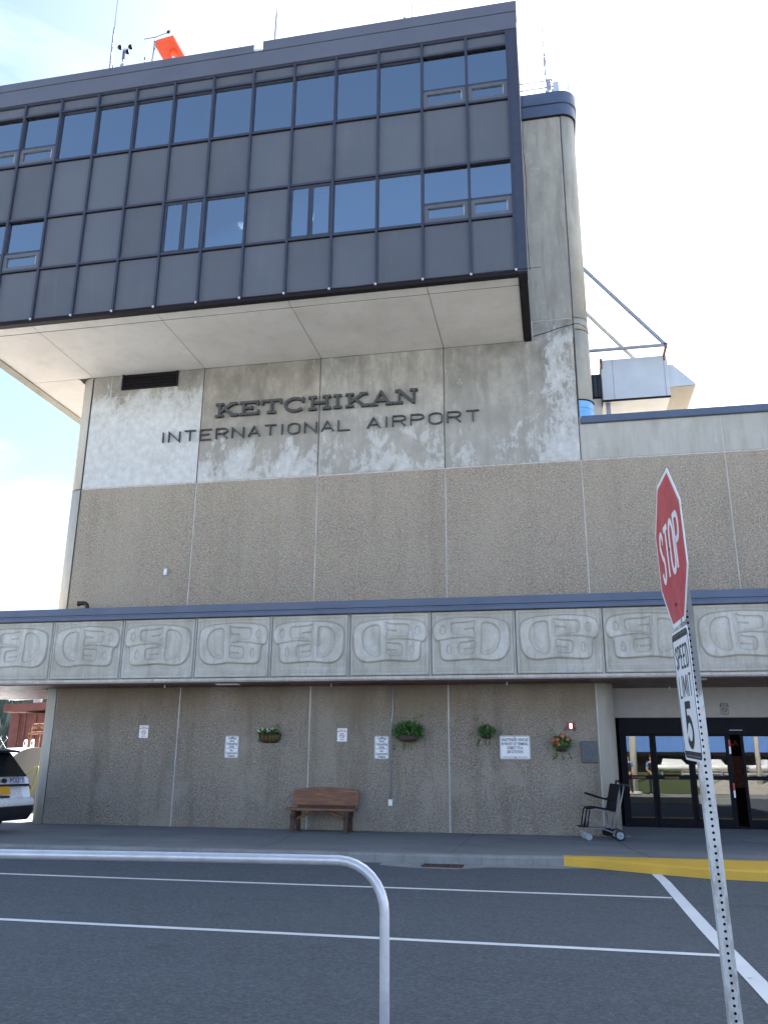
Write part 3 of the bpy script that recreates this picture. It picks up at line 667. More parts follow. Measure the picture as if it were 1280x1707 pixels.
for x in (-6.85, 2.6, -13.0): MB().box(x-.25, x+.25, -.75, -.55, 2.915, 2.929).build('canopy_light', 'white', T, .004)

# ---- entrance
DY = 1.2
m = MB(); m.box(1.15, 6.9, DY, DY+.12, 2.31, 2.94); m.build('entrance_wall', 'beige', T)
m = MB(); m.box(6.9, 8.0, -.0, DY+.1, 0, 3.2); m.build('side_wall', 'colm', T)
m = MB(); m.add([(.9, -.6, .004), (6.9, -.6, .004), (6.9, DY+.4, .15), (.9, DY+.4, .15)], [(0, 1, 2, 3)]); m.build('entrance_floor', 'walk', T)
m = MB(); m.box(1.28, 6.9, DY-.03, DY+.10, 1.96, 2.31); m.box(1.28, 6.9, DY-.02, DY+.1, .10, .16); m.build('door_header', 'black', T, .004)
m = MB(); m.box(3.5, 3.75, DY-.045, DY-.031, 2.045, 2.06); m.build('header_trim', 'steelg', T)
m = MB(); m.box(1.28, 1.36, DY-.02, DY+.1, .16, 1.96); m.box(6.8, 6.9, DY-.02, DY+.1, .16, 1.96); m.box(5.1, 5.3, DY-.02, DY+.1, .16, 1.96); m.build('door_frame', 'black', T, .004)
def leaf(a, b, y=DY):
    d = MB().box(a, a+.06, y, y+.05, .16, 1.955).box(b-.06, b, y, y+.05, .16, 1.955).box(a+.06, b-.06, y, y+.05, .16, .30).box(a+.06, b-.06, y, y+.05, 1.06, 1.14).box(a+.06, b-.06, y, y+.05, 1.93, 1.955).build('door', 'black', T, .003)
    for z0, z1 in ((.30, 1.06), (1.14, 1.93)): MB().box(a+.058, b-.058, y+.02, y+.028, z0, z1).build('pane', 'doorglass', d)
    return d
leaf(1.36, 1.95); leaf(1.96, 2.70); leaf(2.71, 3.46); leaf(3.70, 4.40); leaf(4.41, 5.1); leaf(5.3, 6.05); leaf(6.06, 6.8)
m = MB(); m.box(3.46, 3.50, DY+.01, DY+.045, .16, 1.95); m.build('door_edge', 'black', T)
for z0, z1, c in ((1.72, 1.86, 'redink'), (1.58, 1.72, 'white'), (.86, 1.0, 'redink'), (.72, .86, 'white')):
    MB().box(3.463, 3.497, DY+.002, DY+.0095, z0, z1).build('safety_tape', c, T)
for a in (1.62, 2.28): MB().box(a-.14, a+.14, DY-.006, DY-.001, 1.075, 1.115).build('push_label', 'rust', T)
# vestibule interior
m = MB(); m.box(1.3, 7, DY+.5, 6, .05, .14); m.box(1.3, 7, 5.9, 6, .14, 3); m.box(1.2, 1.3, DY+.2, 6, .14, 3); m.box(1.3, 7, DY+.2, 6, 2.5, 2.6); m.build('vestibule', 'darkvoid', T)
m = MB(); font_mesh(m, 'SA', .17, front(3.66, 1.80, DY+.55), (0, 0, 0)); m.build('window_lettering', 'redink', T)
m = MB(); m.box(3.52, 3.95, DY+.9, DY+.95, .9, 1.55); m.build('interior_board', 'rust', T)

# ---- upper block
U0_, UD, YU = -.272, .9939, -2.8445
XR, XL, YB = -.13, -13.28, 5.2
mx_ = [U0_-UD*k for k in range(0, 14)]; mx_[0] = -.36; mx_[13] = -13.2
ZS = 10.83
rows = dict(hdr=(16.64, 16.96), top=(15.20, 16.60), r2=(13.63, 15.14), mid=(12.24, 13.57), r4=(10.90, 12.18))
hop_top, hop_mid = (0, 1, 11, 12), (0, 1, 11, 12)
double = (4, 7); fixed_mid = (2, 3, 6)
for k in range(13):
    a, b = mx_[k+1]+.025, mx_[k]-.025
    yf = YU
    for r in ('hdr', 'r2', 'r4'):
        z0, z1 = rows[r]; MB().box(a, b, yf+.02, yf+.07, z0, z1).build('spandrel_panel', 'panel', T)
    for r, hop in (('top', hop_top), ('mid', hop_mid)):
        z0, z1 = rows[r]
        if k in hop:
            zs = z0+.46
            w = MB().box(a, b, yf+.0, yf+.06, zs-.03, zs+.03).build('window', 'mull', T)
            MB().box(a, b, yf+.035, yf+.043, zs+.03, z1).build('pane', 'glass', w)
            f = MB(); f.box(a, b, yf-.012, yf+.05, z0, z0+.09); f.box(a, b, yf-.012, yf+.05, zs-.11, zs-.03); f.box(a, a+.09, yf-.012, yf+.05, z0+.09, zs-.11); f.box(b-.09, b, yf-.012, yf+.05, z0+.09, zs-.11)
            f.build('sash', 'panel', w, .006); MB().box(b-.1, b-.09, yf-.016, yf+.02, z0+.10, zs-.12).build('sash_trim', 'alu', w)
            MB().box(a+.088, b-.10, yf+.025, yf+.033, z0+.088, zs-.108).build('pane', 'glass', w)
        elif r == 'top' or k in fixed_mid:
            w = MB().box(a, b, yf+.0, yf+.05, z0, z0+.03).box(a, b, yf+.0, yf+.05, z1-.03, z1).box(a, a+.012, yf+.002, yf+.05, z0+.03, z1-.03).box(b-.012, b, yf+.002, yf+.05, z0+.03, z1-.03).build('window', 'mull', T)
            MB().box(a, b, yf+.035, yf+.043, z0+.03, z1-.03).build('pane', 'glass', w)
            if k in (2, 3) and r == 'mid': MB().box(a, b, yf+.06, yf+.065, z0+.03, z1-.03).build('blind', 'blind', w)
        elif k in double:
            c = (a+b)/2; w = MB().box(a, b, yf+.051, yf+.07, z0, z0+.05).box(c-.02, c+.02, yf+.051, yf+.07, z0, z1).box(a, b, yf+.051, yf+.07, z1-.05, z1).build('window', 'mull', T)
            for p, q in ((a, c-.002), (c+.002, b)):
                f = MB(); f.box(p, p+.05, yf-.008, yf+.05, z0, z1); f.box(q-.05, q, yf-.008, yf+.05, z0, z1); f.box(p+.05, q-.05, yf-.008, yf+.05, z0, z0+.05); f.box(p+.05, q-.05, yf-.008, yf+.05, z1-.05, z1)
                f.build('sash', 'mull', w, .004)
            for p, q in ((a, c), (c, b)): MB().box(p+.048, q-.048, yf+.02, yf+.028, z0+.048, z1-.048).build('pane', 'glass', w)
            MB().box(c+.05, b-.05, yf+.1, yf+.104, z0+.05, z1-.05).build('blind', 'blind', w)
        else: MB().box(a, b, yf+.02, yf+.07, z0, z1).build('spandrel_panel', 'panel', T)
m = MB()
for x in mx_: m.box(x-.026, x+.026, YU-.045, YU+.05, 10.86, 16.985)
m.build('mullions', 'mull', T, .003)
m = MB()
for z in (10.875, 12.21, 13.60, 15.17, 16.62, 16.97): m.box(-13.2, -.36, YU-.03, YU+.045, z-.026, z+.026)
m.build('transom_bars', 'mull', T)
m = MB()
for z in (12.185, 13.575, 15.145, 16.595): m.box(-13.2, -.36, YU-.029, YU+.02, z-.014, z-.001)
m.build('transom_dark_strip', 'rim', T)  # dark strip along the underside of the transom bars
m = MB(); m.box(-.334, XR, YU-.05, YU+.3, 10.83, 17.0); m.build('corner_trim', 'mull', T, .01)
for k in range(12): MB().box(mx_[k]-.022, mx_[k]+.022, YU-.07, YU-.046, 10.85, 10.895).build('wire_clip', 'alu', T)
m = MB(); pts = []
for k in range(0, 13):
    x = mx_[12-k]; pts += [(x, YU-.062, 10.87), (x+.5, YU-.062, 10.868+random.uniform(-.02, .01))]
m.tube(pts, .006, 5); m.build('lighting_wire', 'rim', T)
m = MB(); m.tube([(XR+.02, YU+.05, 17.2), (XR+.05, YU+.05, 17.0), (XR+.03, YU+.05, 16), (XR+.06, YU+.05, 15.2), (XR+.02, YU+.05, 14), (XR+.055, YU+.05, 13), (XR+.02, YU+.05, 12), (XR+.04, YU+.05, 10.9)], .007, 5); m.build('hanging_cable', 'wire', T)
# parapet fascia
m = MB(); m.box(XL, XR+.005, YU-.075, YU+.10, 16.985, 17.435); m.build('fascia', 'fascia', T, .006)
m = MB(); m.box(XL, -6.25, YU-.09, YU+.25, 17.445, 17.665); m.box(-6.04, XR+.015, YU-.09, YU+.25, 17.445, 17.73); m.box(-6.25, -6.04, YU-.08, YU+.25, 17.445, 17.50); m.build('parapet_coping', 'fascia', T, .006)
m = MB(); m.box(XL, XR, YU-.07, YU+.1, 17.43, 17.45); m.build('fascia_groove', 'rim', T)
m = MB(); m.box(-6.27, -6.245, YU-.095, YU+.26, 17.49, 17.67); m.box(-6.245, -6.05, YU-.095, YU-.078, 17.46, 17.51); m.build('gap_flashing', 'alu', T)
m = MB(); m.box(XR-.2, XR, YU+.26, YB, 16.98, 17.7); m.box(XL, XL+.2, YU+.26, YB, 16.98, 17.66); m.box(XL, XR, YB-.2, YB, 16.98, 17.6); m.box(XL+.2, XR-.2, YU+.25, YB-.2, 17.2, 17.3); m.build('block_roof', 'fascia', T)
# side and rear walls of the block
m = MB(); m.box(XR-.08, XR-.01, YU+.31, 0, 10.83, 16.98); m.box(XL, XR-.3, YB-.1, YB, 10.83, 16.98); m.box(XL+.01, XL+.08, YU+.3, YB-.1, 13.6, 15.15); m.box(XL+.01, XL+.08, YU+.3, YB-.1, 10.83, 12.2); m.box(XL+.01, XL+.08, YU+.3, YB-.1, 16.6, 16.98); m.box(XL+.01, XL+.08, YU+.9, YB-.1, 12.2, 13.6); m.box(XL+.01, XL+.08, 2, YB-.1, 15.15, 16.6); m.build('side_cladding', 'panel', T)
m = MB()
for i in range(5): y = YU+.06+i*.99; m.box(XL, XL+.09, y-.03, y+.03, 15.15, 16.6)
m.build('mullions', 'mull', T)
m = MB(); m.box(XL+.03, XL+.04, YU+.05, 2, 15.15, 16.6); m.build('side_glazing', 'glass', T)
# soffit
sx = [-13.0, XS[0]-.02, XS[1], XS[2], XS[3], -.32]
for i in range(5):
    a, b = sx[i]+.008, sx[i+1]-.008
    MB().box(a, b, -2.40, -.008, ZT+.002, ZT+.05).build('soffit_panel', 'soffit', T)
    MB().box(a, b, -2.74, -2.43, ZT+.006, ZT+.05).build('soffit_panel', 'soffit', T)
MB().box(-13.0, -11.7, .008, YB, ZT+.002, ZT+.05).build('soffit_panel', 'soffit', T)
m = MB(); m.box(-13.1, -.3, -2.76, .4, ZT+.05, ZT+.12); m.box(-13.1, -11.68, .4, YB, ZT+.05, ZT+.12); m.box(-13.0, -.32, -2.43, -2.40, ZT+.012, ZT+.05); m.build('soffit_gap', 'dark_joint', T)
m = MB(); m.box(XL, XR-.01, -2.89, -2.745, ZT-.02, ZT+.07); m.box(-.315, XR-.012, -2.745, -.002, ZT-.02, ZT+.04); m.build('block_rim', 'rim', T)
m = MB(); m.box(-13.26, -13.005, -2.745, YB, ZT-.03, ZT+.05); m.build('side_beam', 'colm', T, .01)
# rooms behind the glass
m = MB(); m.box(XL+.1, XR-.1, YU+.2, 3.9, 15.0, 15.08); m.box(XL+.1, XR-.1, YU+.2, 3.9, 16.7, 16.8); m.box(XL+.1, XR-.1, 3.8, 3.9, 15.08, 16.7)
m.box(XL+.1, XR-.1, YU+.2, 1.9, 12.0, 12.08); m.box(XL+.1, XR-.1, YU+.2, 1.9, 13.7, 13.8); m.box(XL+.1, XR-.1, 1.8, 1.9, 12.08, 13.7)
for x in (-9.2, -6.2, -3.2): m.box(x-.05, x+.05, -1.6, 3.8, 15.08, 16.7); m.box(x-.05, x+.05, -1.9, 1.8, 12.08, 13.7)
m.build('interior_rooms', 'room', T)
m = MB()
for i in range(8):
    for y in (-1.7, -.2):
        x = -1.2-i*1.55; m.box(x-.55, x+.2, y, y+.16, 16.66, 16.695)
for x in (-6.4, -4.6, -10.7): m.box(x-.5, x+.3, -1.7, -1.5, 13.66, 13.695)
m.build('ceiling_lamps', 'lamp', T)

# ================================================================== WALL LETTERING
def slab_letter(ch, w, h, s):
    """strokes of a slab-serif capital: (points, width)"""
    t = s; sf = .9*s; q = []
    def vst(x): q.append(([(x, 0), (x, h)], t))
    def ser(x, z, l): q.append(([(x-l, z), (x+l, z)], sf))
    lo, hi = sf/2, h-sf/2; l = w*.17
    if ch == 'K': vst(w*.22); ser(w*.22, lo, l); ser(w*.22, hi, l); q.append(([(w*.24, h*.36), (w*.80, h-.02)], t)); q.append(([(w*.46, h*.55), (w*.84, .02)], t)); ser(w*.80, hi, l*.95); ser(w*.86, lo, l*.9)
    if ch == 'E': vst(w*.22); q.append(([(w*.02, lo), (w*.95, lo)], sf)); q.append(([(w*.02, hi), (w*.92, hi)], sf)); q.append(([(w*.22, h*.51), (w*.62, h*.51)], sf)); q.append(([(w*.93, 0), (w*.93, h*.33)], t*.7)); q.append(([(w*.90, h*.68), (w*.90, h)], t*.7)); q.append(([(w*.62, h*.38), (w*.62, h*.64)], t*.6))
    if ch == 'T': vst(w*.5); ser(w*.5, lo, l*1.2); q.append(([(.02, hi), (w-.02, hi)], sf)); q.append(([(w*.06, h*.66), (w*.06, h)], t*.7)); q.append(([(w*.94, h*.66), (w*.94, h)], t*.7))
    if ch == 'C': q.append((arc(w*.5, h*.5, w*.42, 42, 318, 18, h*.44), t)); q.append(([(w*.86, h*.62), (w*.86, h)], t*.7))
    if ch == 'H': vst(w*.2); vst(w*.8); [ser(x, z, l) for x in (w*.2, w*.8) for z in (lo, hi)]; q.append(([(w*.2, h*.5), (w*.8, h*.5)], sf))
    if ch == 'I': vst(w*.5); ser(w*.5, lo, w*.42); ser(w*.5, hi, w*.42)
    if ch == 'A': q.append(([(w*.16, .02), (w*.48, h)], t*.8)); q.append(([(w*.46, h), (w*.84, .02)], t)); q.append(([(w*.27, h*.34), (w*.70, h*.34)], sf)); ser(w*.15, lo, l); ser(w*.85, lo, l*1.05)
    if ch == 'N': q.append(([(w*.18, 0), (w*.18, h)], t*.8)); q.append(([(w*.82, 0), (w*.82, h)], t*.8)); q.append(([(w*.16, h-.01), (w*.82, .01)], t)); ser(w*.18, lo, l); ser(w*.14, hi, l*.8); ser(w*.82, hi, l)
    return q
t_ = thing('lettering_sign', 'raised dark slab-serif letters reading KETCHIKAN on the stained concrete wall', 'lettering', (-7.85, 0, 9.42))
x = -7.86; h = .365
for ch, w in zip('KETCHIKAN', (.68, .60, .60, .64, .66, .30, .66, .64, .62)):
    m = MB()
    for i, (p, ww) in enumerate(slab_letter(ch, w-.075, h, .068)): ribbon(m, p, ww, lambda a, b, x=x: (x+a, -.02, 9.415+b), (0, -.07-.0015*i, 0))
    m.build('letter', 'letter', t_); x += w*.9415
t_ = thing('lettering_sign', 'raised thin grey letters reading INTERNATIONAL AIRPORT below the larger name', 'lettering', (-9.2, 0, 8.85))
def thin_line(txt, x0, x1, z):
    n = len(txt); unit = sum(.16 if c == 'I' else 1 for c in txt); gap = .13
    cw = ((x1-x0)-gap*(n-1))/unit; x = x0
    for ch in txt:
        m = MB(); stroke_text(m, ch, x, z, .262, cw, 0, .027, lambda a, b: (a, -.02, b), (0, -.05, 0), narrow=.16); m.build('letter', 'letter', t_)
        x += (cw*.16 if ch == 'I' else cw)+gap
thin_line('INTERNATIONAL', -9.19, -4.44, 8.855); thin_line('AIRPORT', -4.02, -1.40, 8.86)

# ================================================================== SIGNS ON THE WALL
def plate(name, t, cx, cz, w, h, y=-.012, r=.03, mat='white', th=.008):
    m = MB(); m.prism(rrect(w, h, r), front(cx, cz, y), (0, -th, 0)); return m.build(name, mat, t)
def wall_sign(label, cx, cz, w, h, lines, kind, group=None, y0=0, border=True, tilt=0):
    t = thing('wall_sign', label, 'sign', (cx, y0, cz), group)
    plate('plate', t, cx, cz, w, h, y0-.006)
    y = y0-.0145
    if border: m = MB(); ribbon(m, rrect(w-.025, h-.025, .022), .006, front(cx, cz, y), (0, -.001, 0), True); m.build('border', 'inkg', t)
    m = MB()
    for txt, dz, sz, sx in lines: font_mesh(m, txt, sz, front(cx, cz+dz, y), (0, -.002, 0), sx=sx)
    if kind == 'load': m.box(cx-w*.4, cx+w*.4, y-.002, y, cz-.032, cz-.025)
    m.build('lettering', 'ink', t)
    m = MB()
    for s in (-1, 1): m.lathe([(.001, -.018), (.012, -.016), (.012, -.012)], (cx, y0, cz+s*(h/2-.03)), 'Y', 10)
    m.build('bolts', 'wire', t); return t
def load(cx, label):
    L = [('Loading', .185, .074, .82), ('And', .125, .074, .82), ('Unloading', .065, .074, .82), ('Only', .005, .074, .82), ('No', -.075, .066, .8), ('Unattended', -.13, .066, .8), ('Vehicles', -.185, .066, .8)]
    wall_sign(label, cx, 1.652, .305, .457, L, 'load', 'loading zone signs on the wall')
load(-6.93, 'loading and unloading only sign left of the wire basket planter')
load(-3.62, 'loading and unloading only sign beside the conduit and second planter')
def nosmoke(cx, cz, label, y0=0, w=.21, h=.27, back='white'):
    t = thing('wall_sign', label, 'sign', (cx, y0, cz), 'no smoking signs')
    plate('plate', t, cx, cz, w, h, y0-.006, .008 if y0 == 0 else .02, back)
    y = y0-.0145; m = MB(); font_mesh(m, 'THIS IS A', .036, front(cx, cz+h*.36, y), (0, -.001, 0)); font_mesh(m, 'SMOKE FREE', .036, front(cx, cz+h*.25, y), (0, -.001, 0)); m.build('lettering', 'redink' if y0 == 0 else 'ink', t)
    m = MB(); ribbon(m, arc(0, 0, .048, 0, 360, 20)[:-1], .011, front(cx, cz-.015, y), (0, -.001, 0), True); ribbon(m, [(-.036, .036), (.036, -.036)], .010, front(cx, cz-.015, y), (0, -.0015, 0)); m.build('prohibition_ring', 'redink' if y0 == 0 else 'ink', t)
    m = MB(); m.box(cx-.032, cx+.026, y-.0006, y, cz-.021, cz-.011); m.tube([(cx+.02, y-.001, cz-.005), (cx+.027, y-.001, cz+.01)], .003, 5); m.box(cx-.05, cx+.05, y-.001, y, cz-h*.36-.004, cz-h*.36+.004); m.build('pictogram', 'ink', t)
    if y0 != 0: m = MB(); ribbon(m, rrect(w-.01, h-.01, .018), .009, front(cx, cz, y), (0, -.001, 0), True); m.build('border', 'ink', t)
nosmoke(-9.015, 1.97, 'no smoking sign alone on the far left of the wall'); nosmoke(-4.475, 1.905, 'no smoking sign above the bench, between the two loading signs')
nosmoke(3.45, 2.485, 'no smoking sign with black border on the beige wall over the doors', DY, .15, .24, 'beige')
wall_sign('wide white unattended vehicles citation sign near the right planters', -.86, 1.665, .61, .457,
          [('UNATTENDED VEHICLES', .145, .078, .62), ('IN FRONT OF TERMINAL', .065, .078, .62), ('SUBJECT TO A', -.012, .078, .62), ('$50 CITATION', -.09, .078, .62), ('KETCHIKAN GATEWAY BOROUGH CODE OF ORDINANCE', -.19, .026, .72)], 'cite')
t_ = thing('fire_alarm', 'small red fire alarm strobe above the flowering planter', 'fire alarm', (.27, 0, 2.08))
m = MB(); m.box(.195, .345, -.045, 0, 2.01, 2.155); m.build('housing', 'redink', t_, .008)
m = MB(); m.box(.245, .295, -.058, -.045, 2.03, 2.135); m.build('strobe_lens', 'strobe', t_, .006)
m = MB(); m.box(.205, .235, -.049, -.045, 2.03, 2.135); m.box(.305, .335, -.049, -.045, 2.03, 2.135); m.build('grille', 'shed', t_)
t_ = thing('wall_plaque', 'dark grey bronze plaque on the wall beside the entrance column', 'plaque', (.60, 0, 1.58))
m = MB(); m.box(.445, .755, -.03, 0, 1.375, 1.785); m.build('plate', 'brass', t_, .006)
m = MB(); ribbon(m, [(-.14, -.19), (.14, -.19), (.14, .19), (-.14, .19)], .008, front(.6, 1.58, -.031), (0, -.004, 0), True)
ribbon(m, arc(0, .05, .07, 0, 360, 18)[:-1], .006, front(.6, 1.58, -.031), (0, -.003, 0), True)
for i in range(5): m.box(.50, .70-.02*(i % 2), -.034, -.031, 1.42+i*.028, 1.43+i*.028)
m.build('raised_border', 'brass', t_)
t_ = thing('conduit', 'thin grey conduit running down the wall to a small outlet box', 'conduit', (-3.42, 0, .52))
m = MB(); m.tube([(-3.37, -.03, 2.93), (-3.38, -.03, 2.4), (-3.42, -.03, 2.0), (-3.42, -.03, .63)], .012, 8); m.build('pipe', 'steelg', t_)
m = MB(); m.box(-3.465, -3.375, -.06, 0, .50, .63); m.build('outlet_box', 'alu', t_, .006)
m = MB(); m.box(-3.44, -3.40, -.035, 0, 1.2, 1.225); m.box(-3.44, -3.40, -.035, 0, 2.2, 2.225); m.build('clamps', 'steelg', t_)

# ================================================================== PLANTERS
def leaves(m, c, r, n, size, mi=(0, 1), lo=-.9):
    for i in range(n):
        while True:
            p = Vector((random.uniform(-1, 1), random.uniform(-1, 1), random.uniform(lo, 1)))
            if .25 < p.length < 1+.12*math.sin(i): break
        q = Vector((c[0]+p.x*r[0], c[1]+p.y*r[1], c[2]+p.z*r[2])); s = size*random.uniform(.6, 1.3)
        a = Vector((random.gauss(0, 1), random.gauss(0, 1), random.gauss(0, 1))).normalized(); b = a.orthogonal().normalized()
        b = (b*math.cos(i)+a.cross(b)*math.sin(i)); k = random.choice(mi)
        m.add([q-a*s, q-b*s*.5+a.cross(b)*s*.15, q+a*s, q+b*s*.5+a.cross(b)*s*.15], [(0, 1, 2, 3)], k)
def flowers(c, r, n, size, mat, t):
    m = MB()
    for i in range(n):
        a = random.uniform(0, 2*math.pi); e = random.uniform(-.5, 1)
        q = Vector((c[0]+r[0]*math.cos(a)*math.cos(e), c[1]-abs(r[1]*math.sin(a)*math.cos(e))-.01, c[2]+r[2]*math.sin(e)))
        for k in range(5):
            b = 2*math.pi*k/5+a; p = Vector((math.cos(b), -.35, math.sin(b)))*size
            m.add([q, q+p+Vector((-p.z, 0, p.x))*.45, q+p*1.3, q+p-Vector((-p.z, 0, p.x))*.45], [(0, 1, 2, 3)])
    m.build('flowers', mat, t)
def planter(label, cx, z0, z1, w, n, basket, fl, twigs=0):
    t = thing('wall_planter', label, 'planter', (cx, 0, z0), 'planters hung on the wall')
    if basket > .05:
        zt = z0+basket; m = MB(); prof = [(w*.46, zt), (w*.44, zt-basket*.5), (w*.34, z0+.02), (w*.1, z0)]
        m2 = MB(); nn = 16; V = []
        for (r, z) in prof:
            for i in range(nn+1): a = math.pi+math.pi*i/nn; V.append((cx+r*math.cos(a), r*.62*math.sin(a)-.004, z))
        m2.add(V, [(j*(nn+1)+i, j*(nn+1)+i+1, (j+1)*(nn+1)+i+1, (j+1)*(nn+1)+i) for j in range(3) for i in range(nn)], 0, True); m2.build('liner', 'coco', t)
        for i in range(0, nn+1, 2):
            a = math.pi+math.pi*i/nn; m.tube([(cx+(r+.008)*math.cos(a), (r+.008)*.62*math.sin(a)-.004, z) for r, z in prof], .007, 5)
        for r, z in (prof[0], prof[2]): m.tube([(cx+(r+.01)*math.cos(math.pi+math.pi*i/nn), (r+.01)*.62*math.sin(math.pi+math.pi*i/nn)-.004, z) for i in range(nn+1)], .007, 5)
        m.build('wire_basket', 'wire', t)
    else: zt = z0+.04; MB().lathe([(.01, z0+.02), (w*.25, z0+.03), (w*.32, z0+.14), (.01, z0+.14)], (cx, -w*.3, 0), n=14).build('pot', 'woodd', t)
    m = MB(); cz = (zt+z1)/2
    leaves(m, (cx, -.15, cz-.02), (w*.5, .17, (z1-zt)/2), n, .03)
    for i in range(twigs):
        a = random.uniform(-1, 1); b = Vector((cx+a*w*.45, -.15, z1-.1)); e = b+Vector((a*.1+random.uniform(-.05, .05), -.03, random.uniform(.08, .2)))
        m.tube([b, e], .003, 4); leaves(m, e, (.03, .03, .05), 9, .02)
    for i in range(5):
        a = random.uniform(-1, 1); p = Vector((cx+a*w*.42, -.24, zt-.02)); L = [p]
        for k in range(4): p = p+Vector((a*.012+random.uniform(-.015, .015), random.uniform(-.015, .005), -random.uniform(.02, .045))); L.append(p); leaves(m, p, (.022, .022, .02), 6, .018)
        m.tube(L, .0025, 4)
    m.build('foliage', ['leaf', 'leafd'], t)
    MB().box(cx-.012, cx+.012, -.035, -.002, z1-.06, z1-.0).build('hook', 'wire', t)
    if fl: flowers((cx, -.16, cz), (w*.42, .19, (z1-zt)*.42), fl[1], fl[2], fl[0], t)
planter('half-moon wire basket with coconut liner and low green plants, leftmost planter', -6.07, 1.74, 2.04, .52, 420, .18, ('petalw', 12, .012), 3)
planter('largest bushy green planter just right of the conduit', -3.03, 1.74, 2.2, .68, 1500, .04, None, 6)
planter('small plain green planter left of the citation sign', -1.42, 1.81, 2.13, .38, 480, .03, None, 3)
planter('round green planter with coral flowers under the fire alarm', .065, 1.56, 1.94, .40, 520, .03, ('petalr', 7, .026), 4)

# ================================================================== BENCH
t_ = thing('wooden_bench', 'reddish brown rustic plank bench with arched back against the wall', 'bench', (-4.72, -.45, 0), local=True, rot=(0, 0, -.02))
P = [(-.69, .50), (-.70, .76)]+[(-.66, .80)]+[(-.66+1.32*i/12, .80+.055*math.sin(math.pi*i/12)) for i in range(1, 12)]+[(.66, .80), (.70, .755), (.70, .54), (.67, .50)]
m = MB(); m.prism(P, lambda a, b: (a, .16-(.80-b)*.12, b), (0, .055, 0)); m.build('backrest', 'wood', t_, .012)
m = MB(); m.box(-.73, .71, -.26, .12, .405, .455); m.build('seat', 'wood', t_, .014)
for sx_, nm in ((-.58, 0), (.52, 1)):
    for yy0, yy1 in ((-.20, -.27), (.05, .14)):
        m = MB(); m.obox((sx_+.015, (yy0+yy1)/2, .2), (.045, 0, 0), (0, .035, 0), (0, (yy0-yy1)/2, .205)); m.build('leg', 'woodd', t_, .01)
    m = MB(); m.box(sx_-.04, sx_+.05, -.28, .17, .27, .34); m.build('cross_rail', 'woodd', t_, .01)
    m = MB(); m.obox((sx_+.03, .155, .5), (.04, 0, 0), (0, .025, 0), (0, .02, .22)); m.build('back_post', 'woodd', t_, .008)
for s in (-1, 1): m = MB(); m.obox((s*.30-.02, -.02, .335), (.235, 0, -s*.085), (0, .03, 0), (s*.01, 0, .025)); m.build('brace', 'wood', t_, .006)
m = MB(); m.box(-.6, .6, .14, .17, .46, .50); m.build('rear_rail', 'woodd', t_)

# ================================================================== WHEELCHAIR
t_ = thing('wheelchair', 'black and silver transport wheelchair parked beside the entrance column', 'wheelchair', (.48, -1.0, 0), local=True, rot=(0, 0, .10))
def wc(u, v): return ((u-290)/1080., (1330-v)/1080.)
def wpath(L, y): return [(wc(u, v)[0], y, wc(u, v)[1]) for u, v in L]
for y in (0, .44):
    m = MB(); m.tube(wpath([(800, 1150), (870, 860), (960, 560), (1030, 270)], y), .013, 8); m.tube(wpath([(290, 1100), (310, 940), (340, 830), (365, 770), (400, 745), (440, 738), (640, 770), (850, 812)], y), .013, 8)
    m.tube(wpath([(270, 1100), (570, 1108), (690, 1150), (800, 1195)], y), .013, 8); m.build('side_frame', 'chairtube', t_)
    m = MB(); m.tube(wpath([(1025, 275), (1080, 283), (1140, 292)], y), .02, 8); m.build('push_handle', 'rubber', t_)
    m = MB(); m.tube(wpath([(300, 440), (520, 510), (700, 558), (760, 545), (820, 560)], y), .017, 8); m.build('armrest', 'blackfab', t_)
    m = MB(); m.tube(wpath([(270, 740), (235, 900), (205, 1070)], y+.0), .013, 8); m.tube(wpath([(330, 760), (290, 960), (250, 1080)], y), .013, 8); m.build('leg_rest', 'blackfab', t_)
    w = MB(); c = (wc(885, 1235)[0], y-.03, .098); w.lathe([(.06, -.016), (.092, -.018), (.098, 0), (.092, .018), (.06, .016)], c, 'Y', 24); w = w.build('rear_wheel', 'rubber', t_)
    r = MB(); r.lathe([(.001, -.012), (.018, -.02), (.02, -.01), (.055, -.008), (.062, -.017), (.066, -.017)], c, 'Y', 24); r.build('rim', 'caster', w)
    w = MB(); c = (wc(280, 1262)[0]+(.0 if y == 0 else -.02), y-.015, .062); w.lathe([(.001, -.012), (.045, -.016), (.060, -.012), (.062, 0), (.060, .012), (.045, .016), (.001, .012)], c, 'Y', 20); w.build('caster_wheel', 'caster', t_)
    m = MB(); m.obox((c[0]-.035, y, .115), (.045, 0, -.02), (0, .022, 0), (.012, 0, .022)); m.build('caster_fork', 'caster', t_)
    m = MB(); m.tube(wpath([(975, 1245), (1100, 1240)], y+.02), .011, 8); m.build('anti_tip_bar', 'chairtube', t_)
    m = MB(); m.obox((wc(190, 1090)[0], .12 if y == 0 else .32, .235), (.075, 0, .0), (0, .08, 0), (.0, 0, .012)); m.build('footplate', 'rubber', t_, .006)
m = MB(); m.prism([wc(820, 250), wc(965, 262), wc(880, 560), wc(850, 780), wc(705, 740), wc(760, 520)], lambda a, b: (a, .02, b), (0, .40, 0)); m.build('backrest', 'blackfab', t_, .02)
m = MB(); m.prism([wc(265, 705), wc(420, 690), wc(720, 735), wc(840, 770), wc(830, 800), wc(440, 735), wc(380, 740), wc(270, 745)], lambda a, b: (a, .01, b), (0, .42, 0)); m.build('seat', 'blackfab', t_, .012)
m = MB(); m.tube([(wc(880, 250)[0], .03, wc(0, 250)[1]), (wc(885, 205)[0], .06, wc(0, 205)[1]), (wc(1000, 205)[0], .38, wc(0, 205)[1]), (wc(1035, 240)[0], .42, wc(0, 240)[1])], .017, 8); m.build('head_bar', 'blackfab', t_)
